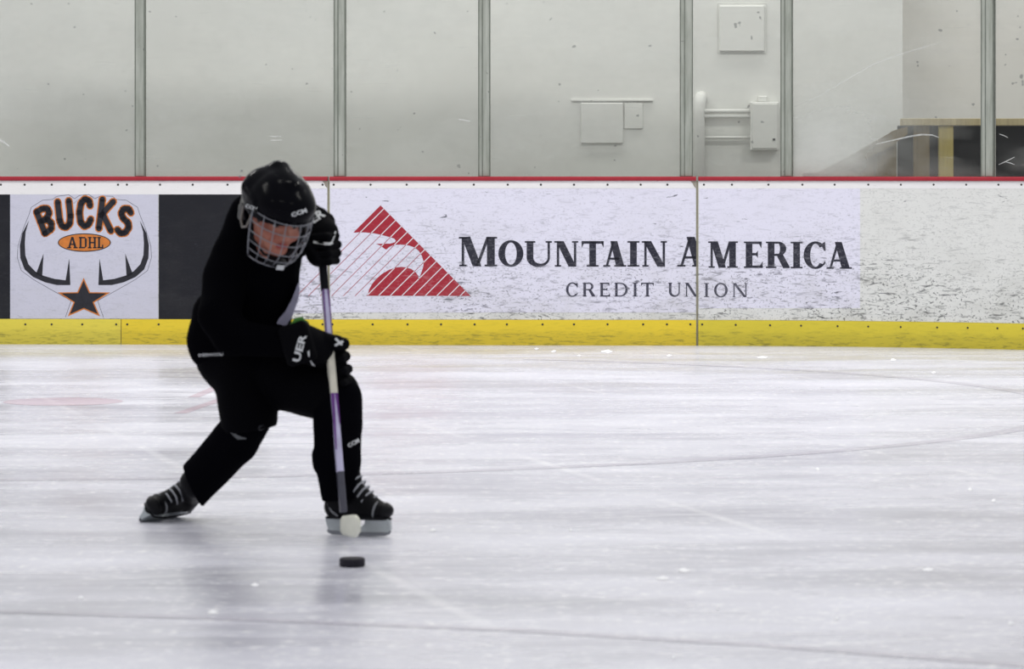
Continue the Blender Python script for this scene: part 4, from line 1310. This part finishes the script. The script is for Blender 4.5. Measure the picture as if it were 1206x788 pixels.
for s in (-1, 1):
    tube('cage_rim', [cage_pt(R(s * 76), ZT + (ZB - ZT) * i / 10) for i in range(11)], 0.0026, M_CAGE, helmet, 6, M=MH)
o = hsoft('chin_cup', [ell((0.092, 0, -0.118), (0.026, 0.036, 0.016))], M_TOE, helmet, 0.003, 0.006)
bmw = box('chin_tab', (0.126, -0.013, -0.128), (0.130, 0.013, -0.112), M_WHITEP, helmet, 0.001, MH)
for s in (-1, 0, 1):
    box('cage_clip', (0.100 if s == 0 else 0.045, s * 0.100 - 0.008, 0.030), (0.135 if s == 0 else 0.062, s * 0.100 + 0.008, 0.044), M_TOE, helmet, 0.002, MH)
# maker's lettering on brow and side
THm = bvh_of([helmet])
cloth_text('brow_lettering', 'CCM', (344, 256), (362, 250), 5.2, THm, M_WHITEP, helmet, 0.04, 0.002, 10.72)
cloth_text('side_lettering', 'CCM', (288.5, 244), (301.5, 248.6), 4.4, THm, M_WHITEP, helmet, 0.03, 0.002, 10.8)
for px, py in ((282.5, 208), (284.5, 201.5)):  # pale beads standing in for highlights on the shell
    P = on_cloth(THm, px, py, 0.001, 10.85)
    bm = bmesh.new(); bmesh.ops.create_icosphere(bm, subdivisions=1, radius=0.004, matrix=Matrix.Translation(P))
    bm_obj('helmet_glint', bm, M_CAGE, helmet)

# ------------------------------------------------------------------ skates (local: x to the toe, z up, origin under the blade)
def skate(MS, shin):
    sl = MS.inverted() @ shin
    root = soft('skate', [cone((-0.060, 0, 0.094), (-0.056, 0, 0.180), 0.040, 0.043), cone((-0.056, 0, 0.180), sl, 0.045, 0.047), cone((-0.068, 0, 0.120), sl, 0.040, 0.045), cone((-0.05, 0, 0.092), (0.045, 0, 0.086), 0.038, 0.035),
                          ell((0.072, 0, 0.083), (0.042, 0.036, 0.029)), cone((-0.030, 0, 0.160), (0.050, 0, 0.098), 0.034, 0.028),
                          cone((-0.097, 0, 0.185), (-0.106, 0, 0.222), 0.014, 0.010), ell((-0.080, 0, 0.090), (0.034, 0.034, 0.036))],
                M_BOOT, person, 0.0035, 0.012, M=MS, cuts=[(Vector((0, 0, 0.056)), Vector((0, 0, -1)))])
    soft('toe_cap', [ell((0.074, 0, 0.083), (0.0450, 0.0385, 0.0305))], M_TOE, root, 0.003, 0.005, M=MS, cuts=[(Vector((0, 0, 0.0545)), Vector((0, 0, -1))), (Vector((0.066, 0, 0)), Vector((-1, 0, 0.25)))])
    soft('toe_band', [ell((0.072, 0, 0.084), (0.0455, 0.0395, 0.0325))], M_BOOTG, root, 0.002, 0.003, M=MS, cuts=[(Vector((0, 0, 0.0545)), Vector((0, 0, -1))), (Vector((0.0585, 0, 0.08)), Vector((-1, 0, 0.25))), (Vector((0.066, 0, 0.08)), Vector((1, 0, -0.25)))])
    tube('sole_welt', [(-0.108, 0, 0.057), (-0.095, 0.030, 0.057), (-0.03, 0.036, 0.057), (0.04, 0.038, 0.057), (0.092, 0.030, 0.057), (0.112, 0, 0.058),
                       (0.092, -0.030, 0.057), (0.04, -0.038, 0.057), (-0.03, -0.036, 0.057), (-0.095, -0.030, 0.057)], 0.0035, M_TOE, root, 6, True, MS)
    # holder: two towers and a rail
    def plate(name, prof, hy, mat, taper=1.0):
        n = len(prof)
        V = [MS @ Vector((x, -hy * (taper if z > 0.045 else 1), z)) for x, z in prof] + [MS @ Vector((x, hy * (taper if z > 0.045 else 1), z)) for x, z in prof]
        Fc = [list(range(n)), list(range(2 * n - 1, n - 1, -1))] + [[(i + 1) % n, i, n + i, n + (i + 1) % n] for i in range(n)]
        o = mesh(name, V, Fc, mat, root)
        b_ = bmesh.new(); b_.from_mesh(o.data); bmesh.ops.recalc_face_normals(b_, faces=b_.faces); b_.to_mesh(o.data); b_.free()
    plate('blade_holder', [(-0.106, 0.056), (-0.103, 0.030), (-0.098, 0.016), (-0.03, 0.014), (0.03, 0.014), (0.104, 0.015), (0.112, 0.024), (0.110, 0.040), (0.106, 0.058), (0.030, 0.058), (0.024, 0.040),
                           (0.010, 0.026), (-0.012, 0.026), (-0.022, 0.040), (-0.026, 0.056)], 0.0075, M_HOLD, 2.4)
    plate('runner', [(-0.106, 0.016), (-0.101, 0.007), (-0.085, 0.001), (-0.03, 0.0), (0.05, 0.0), (0.092, 0.002), (0.108, 0.009), (0.113, 0.020), (0.10, 0.019), (-0.10, 0.018)], 0.002, M_STEEL)
    # laces across the tongue
    for i in range(6):
        s = i / 5
        x = 0.056 - 0.066 * s; z = 0.124 + 0.080 * s; w = 0.020 + 0.006 * s
        tube('lace', [(x - 0.022, -w - 0.010, z - 0.030), (x - 0.006, -w, z - 0.006), (x + 0.002, -w * 0.4, z + 0.002), (x + 0.004, w * 0.4, z + 0.004), (x - 0.002, w, z - 0.002), (x - 0.018, w + 0.010, z - 0.026)], 0.0030, M_LACE, root, 6, M=MS)
    soft('tongue', [cone((-0.020, 0, 0.215), (-0.012, 0, 0.170), 0.022, 0.024)], M_BOOT, root, 0.004, 0.006, M=MS)
    for s in (-1, 1):
        tube('heel_stripe', [(-0.098, s * 0.020, 0.125), (-0.092, s * 0.030, 0.100), (-0.076, s * 0.037, 0.078), (-0.055, s * 0.040, 0.064)], 0.0035, M_BOOTG, root, 6, M=MS)
    return root
skate(MS1, K(401, 572, 10.87))
skate(MS2, K(229, 569, 11.2))
